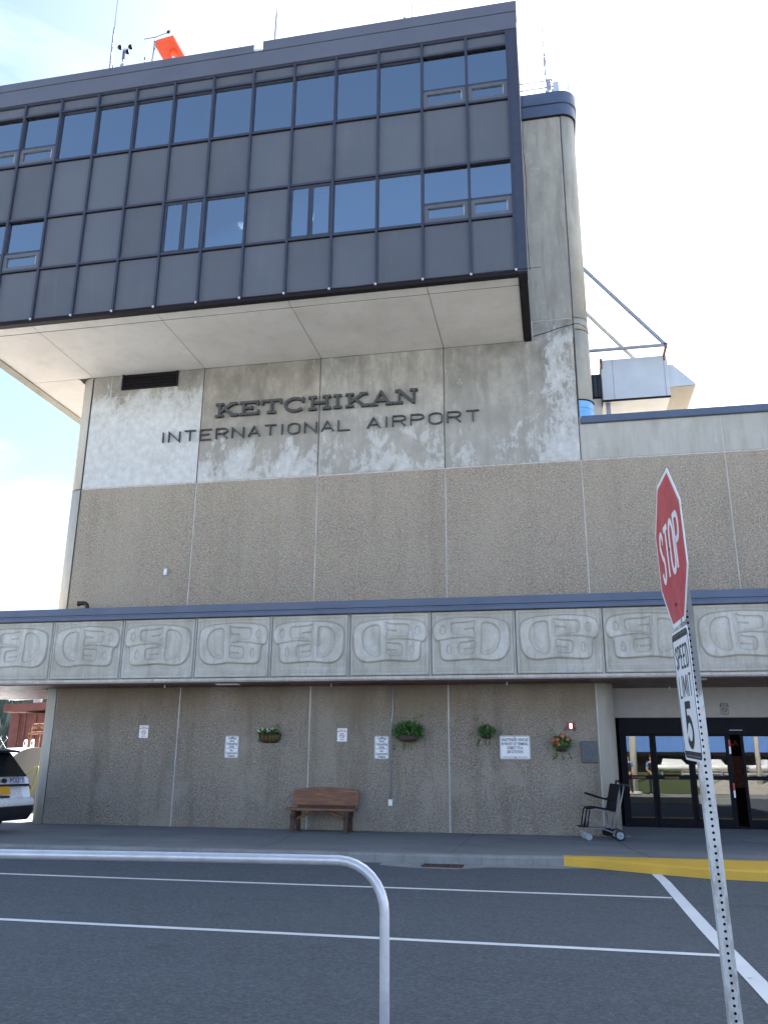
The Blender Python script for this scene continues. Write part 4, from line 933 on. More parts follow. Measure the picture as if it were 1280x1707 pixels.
m = MB(); m.tube(wpath([(580, 1090), (820, 1090)], .22), .02, 8); m.tube([(wc(720, 830)[0], .44, wc(0, 830)[1]), (wc(700, 1070)[0], .1, wc(0, 1070)[1])], .012, 8); m.tube([(wc(700, 1150)[0], 0, .165), (wc(700, 1150)[0], .44, .165)], .014, 8); m.build('cross_brace', 'chairtube', t_)
m = MB(); m.box(wc(595, 0)[0], wc(760, 0)[0], .14, .36, .08, .20); m.build('under_tray', 'blackfab', t_, .02)

# ================================================================== HAND RAIL
t_ = thing('pipe_rail', 'bent silver pipe rail in the foreground, in front of the road', 'railing', (-.735, -14.2, GZ))
rp = []
for i in range(9):
    a = math.radians(90-90*i/8); rp.append((-.735-.20+.20*math.cos(a), -14.2, .895-.20+.20*math.sin(a)))
pts = [(-4.2, -14.29, .868), (-3.2, -14.25, .875), (-2.53, -14.225, .880), (-1.7, -14.21, .889), (-1.2, -14.2, .893)]+rp+[(-.733, -14.2, .4), (-.73, -14.2, GZ+.001)]
m = MB(); m.tube([(-4.35, -14.3, GZ+.001), (-4.35, -14.3, .7), (-4.32, -14.3, .80), (-4.26, -14.295, .85)]+pts, .0205, 20); m.build('pipe', 'alu', t_)
for x, y in ((-.73, -14.2), (-4.35, -14.3)): MB().lathe([(.022, GZ+.02), (.06, GZ+.012), (.065, GZ+.002)], (x, y, 0), n=20).build('base_flange', 'alu', t_)

# ================================================================== STOP SIGN POST
LEAN = -.023
t_ = thing('stop_sign', 'red stop sign above a white speed limit 5 plate on a perforated post', 'road sign', (.690, -13.66, GZ), local=True, rot=(0, LEAN, 0))
def post():
    """square tube with real round holes on its four sides"""
    m = MB(); s = .0275; r = .0066; pitch = .0254*1; H = 2.24; n = 8
    cells = int(H/.0285); cell = H/cells
    for face in range(4):
        def to(a, b, d=0):
            p = {0: (a, -s+d), 1: (s-d, a), 2: (-a, s-d), 3: (-s+d, -a)}[face]; return (p[0], p[1], b)
        for k in range(cells):
            z0 = k*cell; c = (0, z0+cell/2)
            ring = [(r*math.cos(2*math.pi*(i+.5)/n), c[1]+r*math.sin(2*math.pi*(i+.5)/n)) for i in range(n)]
            sq = [(s, z0+cell*.75), (s*.5, z0+cell), (-s*.5, z0+cell), (-s, z0+cell*.75), (-s, z0+cell*.25), (-s*.5, z0), (s*.5, z0), (s, z0+cell*.25)]
            sq = [(s, z0+cell), (0, z0+cell), (-s, z0+cell), (-s, z0+cell/2), (-s, z0), (0, z0), (s, z0), (s, z0+cell/2)]
            ring = [(r*math.cos(math.radians(45*(i+1))), c[1]+r*math.sin(math.radians(45*(i+1)))) for i in range(8)]
            V = [to(*q) for q in sq]+[to(*q) for q in ring]+[to(q[0], q[1], .003) for q in ring]
            m.add(V, [(i, (i+1) % 8, 8+(i+1) % 8, 8+i) for i in range(8)]+[(8+i, 8+(i+1) % 8, 16+(i+1) % 8, 16+i) for i in range(8)])
    return m
def postmat():
    t = NT('flaking_white_post_paint'); w = t.noise(14, 9, t.map((1, 1, .35)), rough=.75)
    c = t.mix(t.ramp(w, [(.50, 0.), (.60, .8)]), (.60, .60, .58), (.36, .33, .30)); c = t.mix(t.sstep(t.math('ADD', t.xyz()[2], t.math('MULTIPLY', w, .15)), 1.66, 1.72), c, (.21, .21, .205)); w2 = t.noise(30, 6, t.map((1, 1, .4)), rough=.8)
    c = t.mix(t.ramp(w2, [(.60, 0.), (.68, .7)]), c, (.2, .15, .11)); t.col(c); t.bump(w, .5, .004); return t.set(.6, .1)
M['post'] = postmat()
pm = post(); pm.build('post', 'post', t_)
MB().box(-.0195, .0195, -.0195, .0195, .0, 2.23).build('post_dark_filler', 'black', t_)  # black filler added inside the tube so the holes read dark
# sign frames in post-local coordinates
def sign_frame(cw, yaw, tilt, roll):
    c = Vector(cw)-Vector((.690, -13.66, GZ)); c = Matrix.Rotation(-LEAN, 3, 'Y') @ c
    ya, ti, ro = map(math.radians, (yaw, tilt, roll))
    a = Vector((math.cos(ya), math.sin(ya), 0)); n = Vector((math.sin(ya), -math.cos(ya), 0)); b = Vector((0, 0, 1))*math.cos(ti)+n*math.sin(ti)
    a2 = a*math.cos(ro)+b*math.sin(ro); b2 = -a*math.sin(ro)+b*math.cos(ro); Ri = Matrix.Rotation(-LEAN, 3, 'Y')
    a2, b2 = Ri @ a2, Ri @ b2; nn = a2.cross(b2)
    return c, a2, b2, nn
c, a2, b2, nn = sign_frame((.604, -13.61, 2.337), -87.9, 1.71, -1.24)
to3 = lambda p, q, e=0.: c+a2*p+b2*q+nn*e
k = math.tan(math.pi/8)/2
def octo(s): return [(x*s, y*s) for x, y in ((-k, .5), (k, .5), (.5, k), (.5, -k), (k, -.5), (-k, -.5), (-.5, -k), (-.5, k))]
sp = MB().prism(octo(.762), lambda p, q: to3(p, q, 0), nn*.0025).build('stop_plate', 'white', t_)
MB().prism(octo(.718), lambda p, q: to3(p, q, .0027), nn*.0008).build('red_face', 'signred', sp)
m = MB(); stroke_text(m, 'STOP', -.268, -.127, .254, .105, .040, .031, lambda p, q: to3(p, q, .0036), nn*.0012); m.build('lettering', 'white', sp)
m = MB()
for q in (.0, -.28): m.obox(to3(0, q, .006), a2*.008, b2*.008, nn*.004)
m.build('bolts', 'rust', sp)
MB().prism(octo(.76), lambda p, q: to3(p, q, -.0014), nn*.0012).build('bare_back', 'alu', sp)
MB().obox(to3(.0, -.27, -.006), a2*.016, b2*.08, nn*.004).build('bracket', 'alu', t_)
c2, a3, b3, n3 = sign_frame((.609, -13.664, 1.6166), -88.5, 1.84, -2.48)
t3 = lambda p, q, e=0.: c2+a3*p+b3*q+n3*e
sp = MB().prism(rrect(.457, .61, .035), lambda p, q: t3(p, q, 0), n3*.0025).build('speed_limit_plate', 'white', t_)
m = MB(); ribbon(m, rrect(.425, .578, .028), .011, lambda p, q: t3(p, q, .0027), n3*.0006, True)
m.prism([(-.20, .262), (.20, .262), (.20, .282), (-.20, .282)], lambda p, q: t3(p, q, .0034), n3*.0005); m.prism([(-.20, -.282), (.20, -.282), (.20, -.262), (-.20, -.262)], lambda p, q: t3(p, q, .0034), n3*.0005); m.build('border', 'ink', sp)
m = MB(); f3 = lambda p, q: t3(p, q, .0030)
stroke_text(m, 'SPEED', -.165, .125, .10, .046, .024, .0135, f3, n3*.0008); stroke_text(m, 'LIMIT', -.150, -.012, .10, .046, .028, .0115, f3, n3*.0008, narrow=.3)
stroke_text(m, '5', -.075, -.235, .185, .15, 0, .035, f3, n3*.0008); m.build('lettering', 'ink', sp)

# ================================================================== ROOF GEAR
def whip(label, x, y, z0, z1, lean=0, fat=.02, group='whip antennas on the roof'):
    t = thing('whip_antenna', label, 'antenna', (x, y, z0), group)
    zm = z0+(z1-z0)*.42
    MB().tube([(x, y, z0), (x+lean*(zm-z0), y, zm)], fat, 8).build('mast', 'steelg', t)
    MB().tube([(x+lean*(zm-z0), y, zm), (x+lean*(z1-z0), y, z1)], [fat*.55, fat*.25], 6).build('whip', 'steelg', t)
    MB().lathe([(.001, 0), (fat*2, 0), (fat*2, .12), (fat*1.2, .16)], (x, y, z0+.35), n=10).build('base_coil', 'steelg', t); return t
whip('tall whip antenna beside the anemometer, leftmost on the roof', -10.33, -2.4, 17.3, 22.6, -.012, .028)
whip('whip antenna just right of the notch in the parapet', -5.97, -2.4, 17.3, 21.6, .012, .022)
whip('whip antenna at the middle right of the roof edge', -2.58, -2.4, 17.3, 20.6, .012, .018); whip('short whip antenna near the right corner of the dark block', -.66, -2.4, 17.3, 19.6, .005, .016)
t_ = thing('anemometer', 'cup anemometer with two dark cups on a short mast above the parapet', 'anemometer', (-10.0, -2.4, 17.3))
MB().tube([(-10.0, -2.4, 17.3), (-10.0, -2.4, 18.78)], .02, 8).build('mast', 'steelg', t_); MB().tube([(-10.0, -2.4, 18.45), (-10.0, -2.4, 18.72)], .035, 10).build('sensor_body', 'fascia', t_)
for dx, dy, dz in ((-.16, .05, .12), (.17, .0, .02), (.0, .15, .05)):
    MB().tube([(-10.0, -2.4, 18.78), (-10.0+dx, -2.4+dy, 18.80+dz)], .006, 6).build('arm', 'steelg', t_)
    MB().lathe([(.004, -.06), (.04, -.05), (.062, -.01), (.06, .03), (.02, .045), (.002, .05)], (-10.0+dx, -2.4+dy, 18.80+dz), 'X', 12).build('cup', 'rim', t_)
MB().box(-10.04, -9.94, -2.45, -2.35, 17.9, 18.28).build('junction_box', 'steelg', t_, .02)
t_ = thing('wind_vane', 'thin wind vane on a slim mast left of the orange box', 'wind vane', (-9.19, -2.4, 17.3))
MB().tube([(-9.24, -2.4, 17.3), (-9.15, -2.4, 19.0)], .018, 8).build('mast', 'steelg', t_); MB().tube([(-9.17, -2.4, 18.62), (-9.155, -2.4, 18.86)], .032, 8).build('sensor_body', 'steelg', t_)
MB().tube([(-9.47, -2.42, 18.98), (-9.15, -2.4, 19.01), (-8.82, -2.4, 19.10)], .009, 6).build('boom', 'wire', t_); MB().box(-8.86, -8.78, -2.41, -2.39, 19.06, 19.15).build('tail', 'wire', t_)
t_ = thing('orange_roof_box', 'bright orange flat box on a short post above the parapet', 'roof equipment', (-8.75, -2.0, 17.3))
m = MB(); m.obox((-8.93, -2.02, 18.90), (.27, .0, .04), (.02, .36, -.02), (-.008, .003, .05)); m.build('box', 'orange', t_, .01)
MB().tube([(-8.82, -2.0, 17.3), (-8.84, -2.0, 18.75)], .035, 10).build('post', 'white', t_); MB().lathe([(.04, 18.72), (.075, 18.75), (.09, 18.88), (.02, 18.9)], (-8.84, -2.0, 0), n=14).build('mount', 'orange', t_)
for x, h_ in ((-10.2, 18.2), (-9.33, 18.3), (-6.12, 18.18), (-2.72, 18.25)):
    t_ = thing('roof_stub', {-10.2: 'short grey stub pipe between the tall whip and the anemometer', -9.33: 'short grey stub pipe left of the wind vane mast', -6.12: 'short grey stub pipe beside the parapet notch', -2.72: 'short grey stub pipe beside the middle right whip'}[x], 'pipe', (x, -2.5, 17.3), 'stub pipes on the roof edge')
    MB().tube([(x, -2.5, 17.3), (x, -2.5, h_-.05)], .018, 8).build('pipe', 'steelg', t_); MB().lathe([(.001, h_), (.026, h_-.01), (.026, h_-.06)], (x, -2.5, 0), n=8).build('cap', 'steelg', t_)
t_ = thing('antenna_cluster', 'pale antenna mast with pipes, boxes and a horn on the rounded tower cap', 'antenna', (.6, .4, 17.72))
MB().tube([(.53, .4, 18.7), (.51, .4, 20.6)], [.022, .016], 8).build('whip', 'steelg', t_); MB().tube([(.58, .4, 17.7), (.54, .4, 18.75)], .022, 8).build('mast', 'steelg', t_); MB().lathe([(.02, 19.02), (.045, 19.05), (.04, 19.2), (.02, 19.25), (.03, 19.35), (.02, 19.42)], (.53, .4, 0), n=12).build('coupling', 'steelg', t_)
MB().tube([(.70, .4, 17.7), (.66, .4, 19.0)], .016, 8).build('rod', 'steelg', t_)
for z in (18.52, 18.30): MB().tube([(-1.2, .4, z+.0), (.8, .4, z+.02)], .018, 8).build('cross_pipe', 'joint', t_)
MB().box(.52, .66, .36, .46, 18.25, 18.55).build('bracket', 'steelg', t_); MB().box(.70, .86, .34, .5, 17.72, 18.42).build('equipment_box', 'duct', t_, .02)
MB().lathe([(.015, 0), (.02, .16), (.045, .2), (.09, .27)], (.86, .4, 18.22), 'X', 14).build('horn', 'white', t_); MB().box(.50, .60, .36, .44, 18.0, 18.2).build('junction_box', 'steelg', t_, .01)
MB().tube([(.45, .4, 17.75), (.455, .4, 18.28)], .010, 6).build('chain', 'rim', t_)

# ================================================================== HVAC UNIT ON THE TOWER SIDE
t_ = thing('hvac_unit', 'pale grey sheet metal air handling box hung beside the tower over the low roof', 'air handler', (2.3, 2.5, 8.5))
MB().box(1.52, 3.12, 2.0, 4.6, 10.03, 11.14).build('cabinet', ['duct'], t_, .01)
MB().box(1.51, 3.13, 1.99, 2.03, 10.0, 10.045).build('base_rim', 'rim', t_)
m = MB(); m.box(1.80, 1.805, 1.993, 1.999, 10.05, 11.12); m.box(3.03, 3.035, 1.993, 1.999, 10.05, 11.12); m.build('sheet_seam', 'rust', t_)
m = MB(); m.prism([(3.125, 10.36), (3.80, 10.38), (3.27, 10.97), (3.125, 10.98)], lambda a, b: (a, 2.2, b), (0, 2.6, 0)); m.build('intake_hood', 'duct', t_, .006)
m = MB()
for i in range(52): m.box(3.14, 3.76, 2.22+i*.05, 2.25+i*.05, 10.345, 10.357)
m.build('hood_grille', 'ductu', t_)
m = MB(); m.box(1.16, 1.515, 2.3, 3.6, 10.28, 10.90); m.build('flex_duct', 'mull', t_)
m = MB()
for i in range(3): m.box(1.22+i*.1, 1.235+i*.1, 2.28, 2.3, 10.28, 10.9)
m.build('duct_ribs', 'rim', t_)
m = MB(); m.box(1.2, 1.5, 2.32, 3.4, 8.5, 10.24); m.build('riser', 'soffit', t_, .01)
for y in (1.5, 3.5):
    m = MB(); m.obox((2.11, y, 12.37), (.94, 0, -1.21), (0, .035, 0), (.028, 0, .022)); m.build('diagonal_brace', 'steelg' if y < 2 else 'joint', t_)
    m = MB(); m.box(1.1, 3.09, y-.035, y+.035, 11.14, 11.20); m.build('top_beam', 'steelg', t_)
m = MB(); m.box(3.02, 3.08, 1.53, 2.2, 11.12, 11.19); m.box(3.03, 3.07, 1.99, 2.03, 11.0, 11.2); m.box(1.50, 1.56, 1.99, 2.05, 10.9, 11.18); m.build('cross_beam', 'rust', t_)
m = MB(); m.box(1.6, 1.7, 2.2, 2.3, 8.5, 10.03); m.box(2.9, 3.0, 4.2, 4.3, 8.5, 10.03); m.build('stand_leg', 'steelg', t_)

# ================================================================== POLICE SUV
S = .91
t_ = thing('police_suv', 'white police SUV with blue POLICE lettering and yellow plate, parked at the left edge', 'car', (-10.30, -2.78, 0), local=True, rot=(0, 0, math.pi-.0))
t_.scale = (S, S, S)
# local: x forward from the rear, y to its left, z up
def sec(x, zb, belt, wb, zt, wt, bump=0):
    """half cross-section from sill up to roof centre"""
    return [(x, wb*.90, zb), (x, wb*.99, zb+.16), (x, wb, (zb+belt)/2), (x, wb*.985, belt), (x, (wb*.93+wt)/2+.02, (belt+zt)/2), (x, wt, zt-.05), (x, wt*.82, zt-.005), (x, 0, zt)]
secs = []
rear = sec(0, .38, 1.08, .95, 1.68, .66); off = [.06, .03, .05, .14, .36, .52, .55, .57]
secs.append([(p[0]+o_, p[1]*(.93 if i < 4 else .96), p[2]) for i, (p, o_) in enumerate(zip(rear, off))])
secs.append([(p[0]+o_+.12, p[1], p[2]) for p, o_ in zip(rear, off)])
for x, zb, belt, wb, zt, wt in ((.9, .36, 1.08, .98, 1.72, .68), (1.7, .34, 1.07, .99, 1.76, .70), (2.6, .34, 1.06, .99, 1.76, .70), (3.1, .34, 1.05, .99, 1.68, .68), (3.7, .34, 1.04, .98, 1.16, .78), (4.2, .34, 1.02, .97, 1.12, .76), (4.75, .36, .96, .93, 1.03, .70), (5.0, .40, .80, .80, .86, .62)):
    secs.append(sec(x, zb, belt, wb, zt, wt))
m = MB(); n = len(secs[0]); V = []
for s in secs: V += s+[(p[0], -p[1], p[2]) for p in s[::-1][1:]]
q = 2*n-1
m.add(V, [(i*q+j, (i+1)*q+j, (i+1)*q+j+1, i*q+j+1) for i in range(len(secs)-1) for j in range(q-1)], 0, True)
m.add(V, [(i*q, i*q+q-1, (i+1)*q+q-1, (i+1)*q) for i in range(len(secs)-1)], 0); m.add(V, [tuple(range(q)), tuple(range((len(secs)-1)*q, len(secs)*q))], 0)
body = m.build('body', 'carw', t_)
def rearx(z):       # x of the tailgate surface at height z
    zz = [.38, .54, .73, 1.08, 1.38, 1.63, 1.68]; xx = [.06, .03, .05, .14, .36, .52, .56]
    return float(np.interp(z, zz, xx))
def rquad(y0, y1, z0, z1, y2=None, y3=None, out=.006):
    y2 = y1 if y2 is None else y2; y3 = y0 if y3 is None else y3; V = []
    for e in (out, -.02): V += [(rearx(z0)-e, y0, z0), (rearx(z0)-e, y1, z0), (rearx(z1)-e, y2, z1), (rearx(z1)-e, y3, z1)]
    return MB().add(V, [(0, 1, 2, 3), (7, 6, 5, 4), (0, 4, 5, 1), (1, 5, 6, 2), (2, 6, 7, 3), (3, 7, 4, 0)])
m = rquad(-.86, .86, 1.125, 1.40, .76, -.76); m.v += []; m.build('rear_window', 'carglass', t_)
m = rquad(-.76, .76, 1.40, 1.62, .66, -.66, .007); m.build('rear_window', 'carglass', t_)
m = MB(); m.prism([(.28, 1.66), (.66, 1.72), (.66, 1.66), (.30, 1.62)], lambda a, b: (a, -.68, b), (0, 1.36, 0)); m.build('spoiler', 'carb', t_, .015)
m = MB(); m.prism([(-.06, .56), (-.05, .66), (.02, .70), (.30, .70), (.30, .52), (.0, .50)], lambda a, b: (a, -.93, b), (0, 1.86, 0)); m.build('bumper', 'carw', t_, .04)
m = MB(); m.prism([(-.04, .50), (-.05, .54), (.32, .54), (.32, .22), (.06, .24), (-.02, .36)], lambda a, b: (a, -.93, b), (0, 1.86, 0)); m.build('bumper_skirt', 'carb', t_, .03)
m = rquad(-.88, .88, .925, .975); m.build('tailgate_stripe', 'carb', t_)
m = rquad(-.16, .16, .77, .93, out=.02); m.build('licence_plate', 'plate', t_); m = rquad(-.14, .14, .70, .745, out=.012); m.build('tailgate_handle', 'carb', t_)
m = MB(); to = lambda a, b: (rearx(b)-.010, -a, b)
font_mesh(m, 'POLICE', .15, lambda a, b: to(a+.46, b+1.045), (-.002, 0, 0), sx=1.05); m.build('lettering', 'carblue', t_); m = MB(); font_mesh(m, 'AIRPORT', .15, lambda a, b: to(a-.46, b+1.045), (-.002, 0, 0), sx=.9); m.build('lettering', 'carblue', t_)
m = MB(); m.prism(arc(0, 0, .095, 0, 360, 20, .05)[:-1], lambda a, b: to(a, b+1.045), (-.004, 0, 0)); m.build('emblem', 'carb', t_)
for s in (-1, 1):
    m = rquad(*sorted((s*.885, s*.925)), .86, .94, out=.004); m.build('tail_lamp', 'tail', t_)
    m = MB(); m.prism([(.85, 1.10), (1.25, 1.10), (1.25, 1.58), (1.0, 1.56)], lambda a, b, s=s: (a, s*(.955-(b-1.10)*.42), b), (0, s*.01, 0)); m.build('side_window', 'carglass', t_)
    m = MB(); m.prism([(1.33, 1.10), (2.25, 1.10), (2.25, 1.62), (1.33, 1.58)], lambda a, b, s=s: (a, s*(.965-(b-1.10)*.42), b), (0, s*.01, 0)); m.build('side_window', 'carglass', t_)
    m = MB(); m.prism([(2.33, 1.10), (3.35, 1.10), (2.95, 1.58), (2.33, 1.62)], lambda a, b, s=s: (a, s*(.965-(b-1.10)*.42), b), (0, s*.01, 0)); m.build('side_window', 'carglass', t_)
    for xw in (1.0, 3.95):
        w = MB().lathe([(.2, -.12), (.34, -.12), (.37, -.09), (.37, .09), (.34, .12), (.2, .12)], (xw, s*.86, .37), 'Y', 28).build('wheel', 'rubber', t_)
        MB().lathe([(.001, .09*s), (.06, .11*s), (.19, .10*s), (.22, .118*s)], (xw, s*.86, .37), 'Y', 24).build('rim', 'alu', w)
m = MB(); m.add([(3.05, -.66, 1.60), (3.05, .66, 1.60), (3.72, .80, 1.15), (3.72, -.80, 1.15), (3.03, -.66, 1.58), (3.03, .66, 1.58), (3.7, .8, 1.13), (3.7, -.8, 1.13)], [(0, 1, 2, 3), (7, 6, 5, 4), (0, 4, 5, 1), (1, 5, 6, 2), (2, 6, 7, 3), (3, 7, 4, 0)]); m.build('windscreen', 'carglass', t_)
m = MB(); m.box(1.75, 2.05, -.6, .6, 1.765, 1.86); m.build('light_bar', 'carb', t_, .03)

# ================================================================== LEFT BACKGROUND
t_ = thing('storage_tank', 'white horizontal fuel tank with lifting lugs behind the police SUV', 'tank', (-14.6, 4.6, 0), local=True, rot=(0, 0, math.radians(-38)))
# local +X is the flat end, cylinder runs to -X
m = MB(); m.lathe([(.83, 0), (.83, -4.2)], (0, 0, .88), 'X', 40); m.lathe([(.001, -4.25), (.83, -4.2)], (0, 0, .88), 'X', 40); m.build('shell', 'tank', t_)
MB().lathe([(.001, .03), (.80, .03), (.83, 0)], (0, 0, .88), 'X', 40).build('end_plate', 'tankend', t_)
for x in (-.35, -.95):
    o = MB(); P1 = arc(0, .1, .12, -20, 200, 10)+[(-.13, -.06), (.13, -.06)]
    o.prism(P1, lambda a, b, x=x: (x+a, -.02, 1.72+b), (0, .04, 0)); o = o.build('lifting_lug', 'tank', t_)
    MB().lathe([(.001, -.03), (.045, -.03), (.045, .03), (.001, .03)], (x, 0, 1.83), 'Y', 12).build('lug_eye', 'rust', o)
for x in (-.7, -3.4): MB().box(x-.12, x+.12, -.75, .75, 0, .35).build('saddle', 'dark_joint', t_)
t_ = thing('pipe_manifold', 'rusty copper coloured pipe manifold with valves behind the tank', 'pipework', (-15.2, 6.2, 0))
m = MB()
for x in (-15.9, -15.6, -15.3, -15.0, -14.7): m.tube([(x, 6.2, 0), (x, 6.2, 2.25+.08*math.sin(x*9))], .04, 8)
m.tube([(-15.95, 6.2, 2.15), (-14.6, 6.2, 2.2)], .045, 8); m.tube([(-15.7, 6.2, 2.42), (-14.5, 6.2, 2.5), (-14.45, 6.2, 0)], .025, 8); m.build('pipes', 'rust', t_)
for x in (-15.75, -15.45, -15.0): MB().lathe([(.001, 2.28), (.09, 2.3), (.11, 2.38), (.06, 2.44), (.001, 2.45)], (x, 6.2, 0), n=12).build('valve', 'rust', t_)
t_ = thing('yellow_strap', 'yellow hose hanging beside the white tank at the wall corner', 'hose', (-13.3, 2.8, 0))
m = MB(); m.tube([(-13.78, 3.0, 1.02), (-13.45, 2.9, 1.16), (-13.30, 2.8, 1.2), (-13.28, 2.7, .95), (-13.32, 2.6, .5), (-13.42, 2.55, .15), (-13.5, 2.5, .03)], .024, 8); m.build('hose', 'strap', t_)
MB().tube([(-13.5, 2.5, .03), (-13.55, 2.48, .01)], .045, 8).build('nozzle', 'steelg', t_)
t_ = thing('red_shed', 'red brown board and batten shed behind the tank at the far left', 'shed', (-19, 11, 0))
m = MB(); m.box(-18.85, -12, 10.0, 14, 0, 3.0); m.build('wall', 'shed', t_)
m = MB()
for i in range(16): x = -18.7+i*.42; m.box(x, x+.07, 9.955, 9.999, 0, 2.97)
m.build('battens', 'shed', t_)
m = MB(); m.prism([(-19.4, 3.02), (-11.5, 3.35), (-11.5, 3.62), (-19.4, 3.02+.27)], lambda a, b: (a, 9.7, b), (0, 5, 0)); m.build('roof', 'shed', t_)
m = MB(); m.box(-19.2, -18.86, 9.9, 10, 0, 3.0); m.build('corner_post', 'shed', t_)
t_ = thing('chain_fence', 'grey chain link fence beyond the red shed', 'fence', (-26, 16, 0))
m = MB()
for i in range(60):
    x = -34+i*.35; m.tube([(x, 16, 0), (x+1.9, 16, 2.4)], .008, 4); m.tube([(x+1.9, 16, 0), (x, 16, 2.4)], .008, 4)
m.build('mesh', 'alu', t_)
for i in range(8): MB().tube([(-34+i*3, 16, 0), (-34+i*3, 16, 2.6)], .035, 8).build('post', 'alu', t_)
t_ = thing('razor_wire', 'loose white coiled wire strung above the shed roof', 'wire', (-18, 9.8, 3.4))
m = MB(); m.tube([(-22, 11, 3.95), (-21.2, 11, 4.02), (-20.4, 11, 3.75), (-19.6, 11, 3.62), (-18.9, 11, 3.72), (-18.4, 11, 3.85), (-18.1, 11, 3.66), (-17.0, 11, 3.6)], .028, 6); m.tube([(-22, 11.2, 3.6), (-21, 11.2, 3.68), (-20, 11.2, 3.55), (-19, 11.2, 3.6)], .022, 6); m.build('strand', 'white', t_)
MB().box(-18.4, -18.32, 10.9, 11.1, 3.2, 3.7).build('clip', 'steelg', t_)
t_ = thing('utility_pole', 'grey utility pole behind the red shed', 'pole', (-19.9, 12.5, 0))
MB().tube([(-19.9, 12.5, 0), (-19.9, 12.5, 7)], .16, 12).build('shaft', 'steelg', t_); MB().tube([(-19.45, 12.5, 0), (-19.45, 12.5, 6)], .04, 8).build('riser_pipe', 'white', t_)
m = MB(); m.add([(-40, .2, -.004), (-11.9, .2, -.004), (-11.9, 9.6, -.004), (-40, 9.6, -.004)], [(0, 1, 2, 3)]); struct(m.build('service_yard', 'asphalt'))  # asphalt colour darkens the yard in place of shade
# far hillside with woods
m = MB(); nx_, ny_ = 60, 10; V = []
for j in range(ny_):
    for i in range(nx_):
        x = -320+i*6.0; y = 120+j*14; z = (j/(ny_-1))**.8*(24+10*math.sin(i*.21)+5*math.sin(i*.57))-1+random.uniform(-.8, .8); V.append((x, y, z))
m.add(V, [(j*nx_+i, j*nx_+i+1, (j+1)*nx_+i+1, (j+1)*nx_+i) for j in range(ny_-1) for i in range(nx_-1)], 0, True); struct(m.build('hillside', 'hill'))
m = MB(); random.seed(3)
for i in range(700):
    x = random.uniform(-230, -60); y = 112+random.uniform(0, 60); zz = max(0, (y-120)/126)**.8*26; h_ = random.uniform(5, 10); r_ = h_*.28
    for k in range(3):
        z0 = zz+h_*.25*k; rr = r_*(1-.28*k); ang = random.uniform(0, 2)
        P = [(x+rr*math.cos(ang+a*math.pi/3)*random.uniform(.7, 1.2), y+rr*math.sin(ang+a*math.pi/3), z0+random.uniform(-.4, .3)) for a in range(6)]+[(x, y, z0+h_*.5)]
        m.add(P, [(a, (a+1) % 6, 6) for a in range(6)])
struct(m.build('far_woods', 'hill'), 'stuff')

# ================================================================== BEHIND THE CAMERA (seen in the door glass)
m = MB(); m.add([(-60, -33, -.12), (60, -33, -.12), (60, -26, -.12), (-60, -26, -.12)], [(0, 1, 2, 3)]); struct(m.build('path', 'kerb'))
m = MB(); m.add([(-60, -49.5, 1.0), (9.0, -49.5, 1.0), (8.2, -33, -.1), (-60, -33, -.1)], [(0, 1, 2, 3)]); struct(m.build('lawn', 'grass'))
m = MB(); m.add([(9.0, -49.5, 1.0), (60, -49.5, 1.0), (60, -33, -.1), (8.2, -33, -.1)], [(0, 1, 2, 3)]); struct(m.build('gravel_lot', 'dirt'))
t_ = thing('blue_hangar', 'blue corrugated metal hangar across the road, seen reflected in the doors', 'building', (20, -52, 0))
m = MB()
for i in range(190):
    x = 5.2+i*.22; m.box(x, x+.11, -50, -49.9, 2.5, 11); m.box(x+.11, x+.22, -50, -49.94, 2.5, 11)
m.build('wall_cladding', 'bluem', t_); MB().box(5.2, 47, -60, -50.0, 2.4, 11).build('wall', 'bluem', t_)
MB().box(5.6, 46.5, -59, -52, 0, 2.4).build('open_bay', 'dark_joint', t_); MB().box(5.0, 47.2, -61, -49.6, 11, 11.4).build('roof', 'bluem', t_); MB().box(5.2, 47, -50.05, -49.85, 2.25, 2.5).build('lower_trim', 'rim', t_)
def boat(x, y, L, label, rz):
    t = thing('white_boat', label, 'boat', (x, y, 1.0), 'boats stored across the road', local=True, rot=(0, 0, rz)); t.scale = (.8, .8, .5)
    st = [(0, .9, .1), (L*.3, 1.0, .05), (L*.7, .8, .12), (L*.92, .35, .35), (L, .02, .6)]; V = []
    for a, w, zb in st: V += [(a, -w, 1.1), (a, -w*.7, zb+.3), (a, 0, zb), (a, w*.7, zb+.3), (a, w, 1.1)]
    m = MB(); m.add(V, [(i*5+j, (i+1)*5+j, (i+1)*5+j+1, i*5+j+1) for i in range(4) for j in range(4)]+[(i*5, i*5+4, (i+1)*5+4, (i+1)*5) for i in range(4)]+[(0, 1, 2, 3, 4)], 0, True); m.build('hull', 'white', t)
    m = MB(); m.prism([(L*.25, 1.1), (L*.68, 1.1), (L*.6, 1.85), (L*.28, 1.9)], lambda a, b: (a, -.6, b), (0, 1.2, 0)); m.build('cabin', 'white', t, .05)
    MB().box(L*.3, L*.58, -.61, -.6, 1.35, 1.7).build('window', 'carglass', t); c_ = MB()
    for q in (.25, .6): c_.box(L*q-.06, L*q+.06, -.6, .6, -.35, -.2); c_.box(L*q-.06, L*q+.06, -.55, -.45, -.6, .35); c_.box(L*q-.06, L*q+.06, .45, .55, -.6, .35)
    c_.build('cradle', 'steelg', t)
boat(6.3, -46.5, 5.0, 'small white boat on a cradle by the lawn, reflected left', .1); boat(9.5, -47, 4.2, 'small white boat behind the slim poles, reflected centre', .25); boat(13.2, -46, 4.5, 'white boat beside the pink pole, reflected right', -.15)
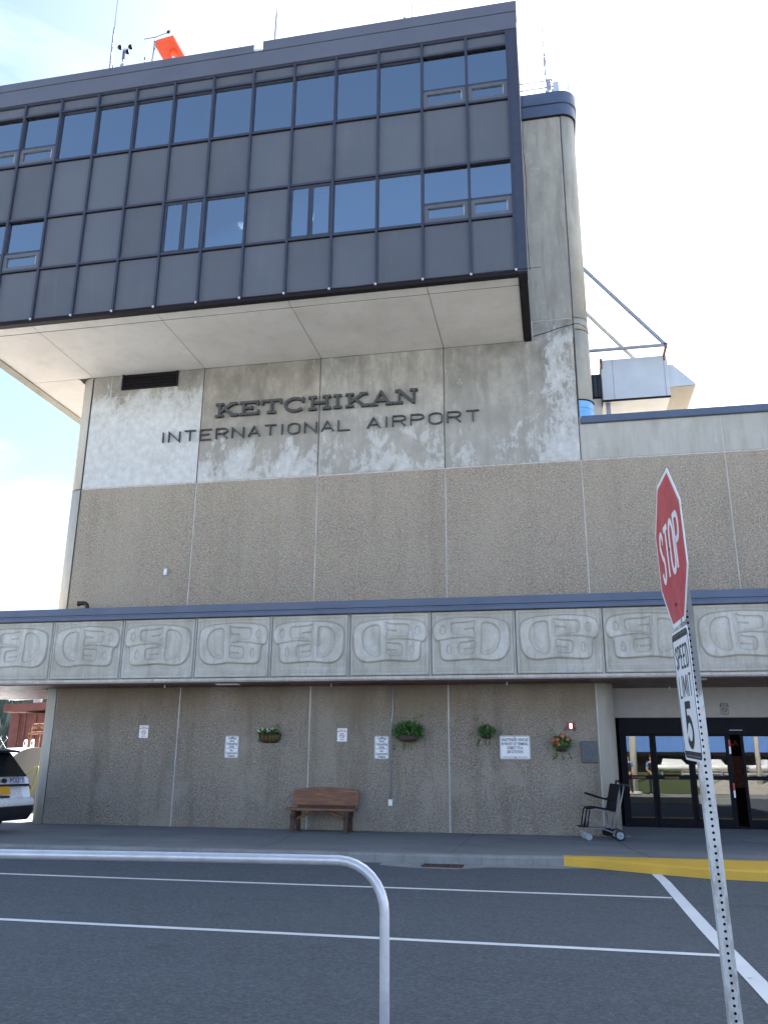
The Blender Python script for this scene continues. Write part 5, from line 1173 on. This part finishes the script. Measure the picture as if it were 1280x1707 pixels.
for x, y, r_, mt, lb in ((8.4, -40, .05, 'white', 'thin white flagpole on the lawn edge'), (8.95, -38, .07, 'white', 'second thin white pole at the lawn edge'), (12.6, -40, .16, 'soffit', 'thick pale pole by the gravel lot'), (3.35, -36, .14, 'soffit', 'pale post at the left of the lawn'), (4.0, -30, .2, 'corner', 'thick concrete post beside the road')):
    t = thing('lamp_pole', lb, 'pole', (x, y, -.1), 'poles across the road'); MB().tube([(x, y, -.1), (x+.1, y, 9 if r_ < .18 else 4)], r_, 10).build('shaft', mt, t); MB().lathe([(r_*2, -.1), (r_*2, .05), (r_, .08)], (x, y, 0), n=12).build('base', 'joint', t)
def tree(x, y, h_, label, n=900):
    t = thing('tree', label, 'tree', (x, y, 1.0), 'trees across the road')
    m = MB(); m.tube([(x, y, -1), (x+.1, y, h_*.3), (x-.05, y+.1, h_*.6), (x, y, h_*.9)], [.22, .17, .1, .03], 8)
    for k in range(7):
        a = k*2.4; z = h_*(.3+.08*k); m.tube([(x, y, z), (x+math.cos(a)*h_*.2, y+math.sin(a)*h_*.2, z+h_*.12)], [.07, .02], 6)
    m.build('trunk', 'bark', t); m = MB()
    for k in range(12):
        a = k*2.4; rr = h_*.2*random.uniform(.4, 1.1); leaves(m, (x+rr*math.cos(a), y+rr*math.sin(a), h_*(.4+.045*k)), (h_*.14, h_*.14, h_*.1), n//12, .16)
    m.build('crown', ['leaf', 'leafd'], t)
tree(1.0, -52, 9, 'broad leafy tree left of the blue hangar, reflected'); tree(-3.5, -55, 8, 'leafy tree farther left across the road'); tree(3.8, -58, 10, 'tall leafy tree behind the first across the road')

def person(label, x, y, z0, face, shirt):
    """one skinned body; clothes are its children. local: facing -Y rotated by face"""
    t = thing('person', label, 'person', (x, y, z0), 'people standing across the road', local=True, rot=(0, 0, face))
    def skin(name, pts, edges, rad, mat, parent):
        me = bpy.data.meshes.new(name); me.from_pydata(pts, edges, []); me.materials.append(M[mat]); o = bpy.data.objects.new(name, me); COL.objects.link(o); o.parent = parent
        md = o.modifiers.new('skin', 'SKIN'); md.use_smooth_shade = True
        for i, v in enumerate(me.skin_vertices[0].data if me.skin_vertices else []): v.radius = (rad[i], rad[i]*.85 if i else rad[i]*.8)
        if not me.skin_vertices:
            pass
        sb = o.modifiers.new('sub', 'SUBSURF'); sb.levels = 1; sb.render_levels = 2; return o
    def mkskin(name, pts, edges, rad, mat, parent):
        bm = bmesh.new(); lay = bm.verts.layers.skin.verify(); vs = [bm.verts.new(p) for p in pts]
        for a, b in edges: bm.edges.new((vs[a], vs[b]))
        for i, v in enumerate(vs): v[lay].radius = (rad[i], rad[i]*.82); v[lay].use_root = (i == 0)
        me = bpy.data.meshes.new(name); bm.to_mesh(me); bm.free(); me.materials.append(M[mat]); o = bpy.data.objects.new(name, me); COL.objects.link(o); o.parent = parent
        md = o.modifiers.new('skin', 'SKIN'); md.use_smooth_shade = True; sb = o.modifiers.new('sub', 'SUBSURF'); sb.levels = 1; sb.render_levels = 2; return o
    P = [(0, 0, .95), (0, 0, 1.15), (0, -.01, 1.38), (0, 0, 1.50), (0, -.02, 1.58), (0, -.02, 1.68), (0, -.01, 1.74),
         (.17, 0, 1.42), (.24, -.02, 1.15), (.18, -.2, 1.05), (.12, -.26, 1.08), (-.17, 0, 1.42), (-.25, .0, 1.14), (-.22, -.1, .90), (-.21, -.13, .82),
         (.09, 0, .88), (.11, -.01, .50), (.12, .02, .09), (.13, -.12, .04), (-.09, 0, .88), (-.11, -.02, .50), (-.13, .02, .09), (-.14, -.12, .04)]
    E = [(0, 1), (1, 2), (2, 3), (3, 4), (4, 5), (5, 6), (2, 7), (7, 8), (8, 9), (9, 10), (2, 11), (11, 12), (12, 13), (13, 14), (0, 15), (15, 16), (16, 17), (17, 18), (0, 19), (19, 20), (20, 21), (21, 22)]
    Rr = [.15, .14, .16, .055, .08, .095, .06, .06, .045, .035, .03, .06, .045, .035, .03, .095, .06, .04, .035, .095, .06, .04, .035]
    b = mkskin('body', P, E, Rr, 'skin', t)
    for hx, hy, hz in ((.12, -.27, 1.08), (-.21, -.14, .80)):
        for k in range(4): MB().tube([(hx+(k-1.5)*.014, hy, hz), (hx+(k-1.5)*.017, hy-.035, hz-.035), (hx+(k-1.5)*.015, hy-.03, hz-.07+.006*abs(k-1))], [.009, .008, .006], 6).build('finger', 'skin', b)
        MB().tube([(hx+.03, hy, hz+.005), (hx+.045, hy-.03, hz-.02)], [.01, .008], 6).build('thumb', 'skin', b)
    mkskin('shirt', [P[0], P[1], P[2], P[7], (.215, -.01, 1.24), P[11], (-.22, .0, 1.24)], [(0, 1), (1, 2), (2, 3), (3, 4), (2, 5), (5, 6)], [.168, .165, .18, .085, .07, .085, .07], shirt, t)
    mkskin('trousers', [(0, 0, .97)]+[P[i] for i in (15, 16, 17, 19, 20, 21)], [(0, 1), (1, 2), (2, 3), (0, 4), (4, 5), (5, 6)], [.165, .11, .08, .065, .11, .08, .065], 'trous', t)
    MB().lathe([(.001, 1.83), (.06, 1.82), (.095, 1.77), (.105, 1.70), (.09, 1.66)], (0, .012, 0), n=16).build('hair', 'hairm', t)
    m = MB()
    for s in (-1, 1): m.lathe([(.001, -.012), (.012, -.006), (.012, .006)], (s*.033, -.105, 1.70), 'Y', 8)
    m.build('eyes', 'ink', t); MB().obox((0, -.118, 1.668), (.012, 0, 0), (0, .014, -.006), (0, .004, .022)).build('nose', 'skin', t); MB().box(-.025, .025, -.107, -.100, 1.630, 1.637).build('mouth', 'redink', t)
    m = MB(); m.box(-.16, .16, -.165, -.14, 1.08, 1.42); m.build('vest', 'vest', t, .02)
person('person in a blue shirt and dark trousers standing across the road', 4.1, -21.0, .1, math.pi, 'shirtb')
person('person in a pale blue shirt standing beside another across the road', 3.1, -21.6, .1, math.pi+.3, 'shirtb')
m = MB(); m.box(-1.5, 7, -24, -18.9, GZ-.02, .1); struct(m.build('traffic_island', 'kerb', bevel=.02))
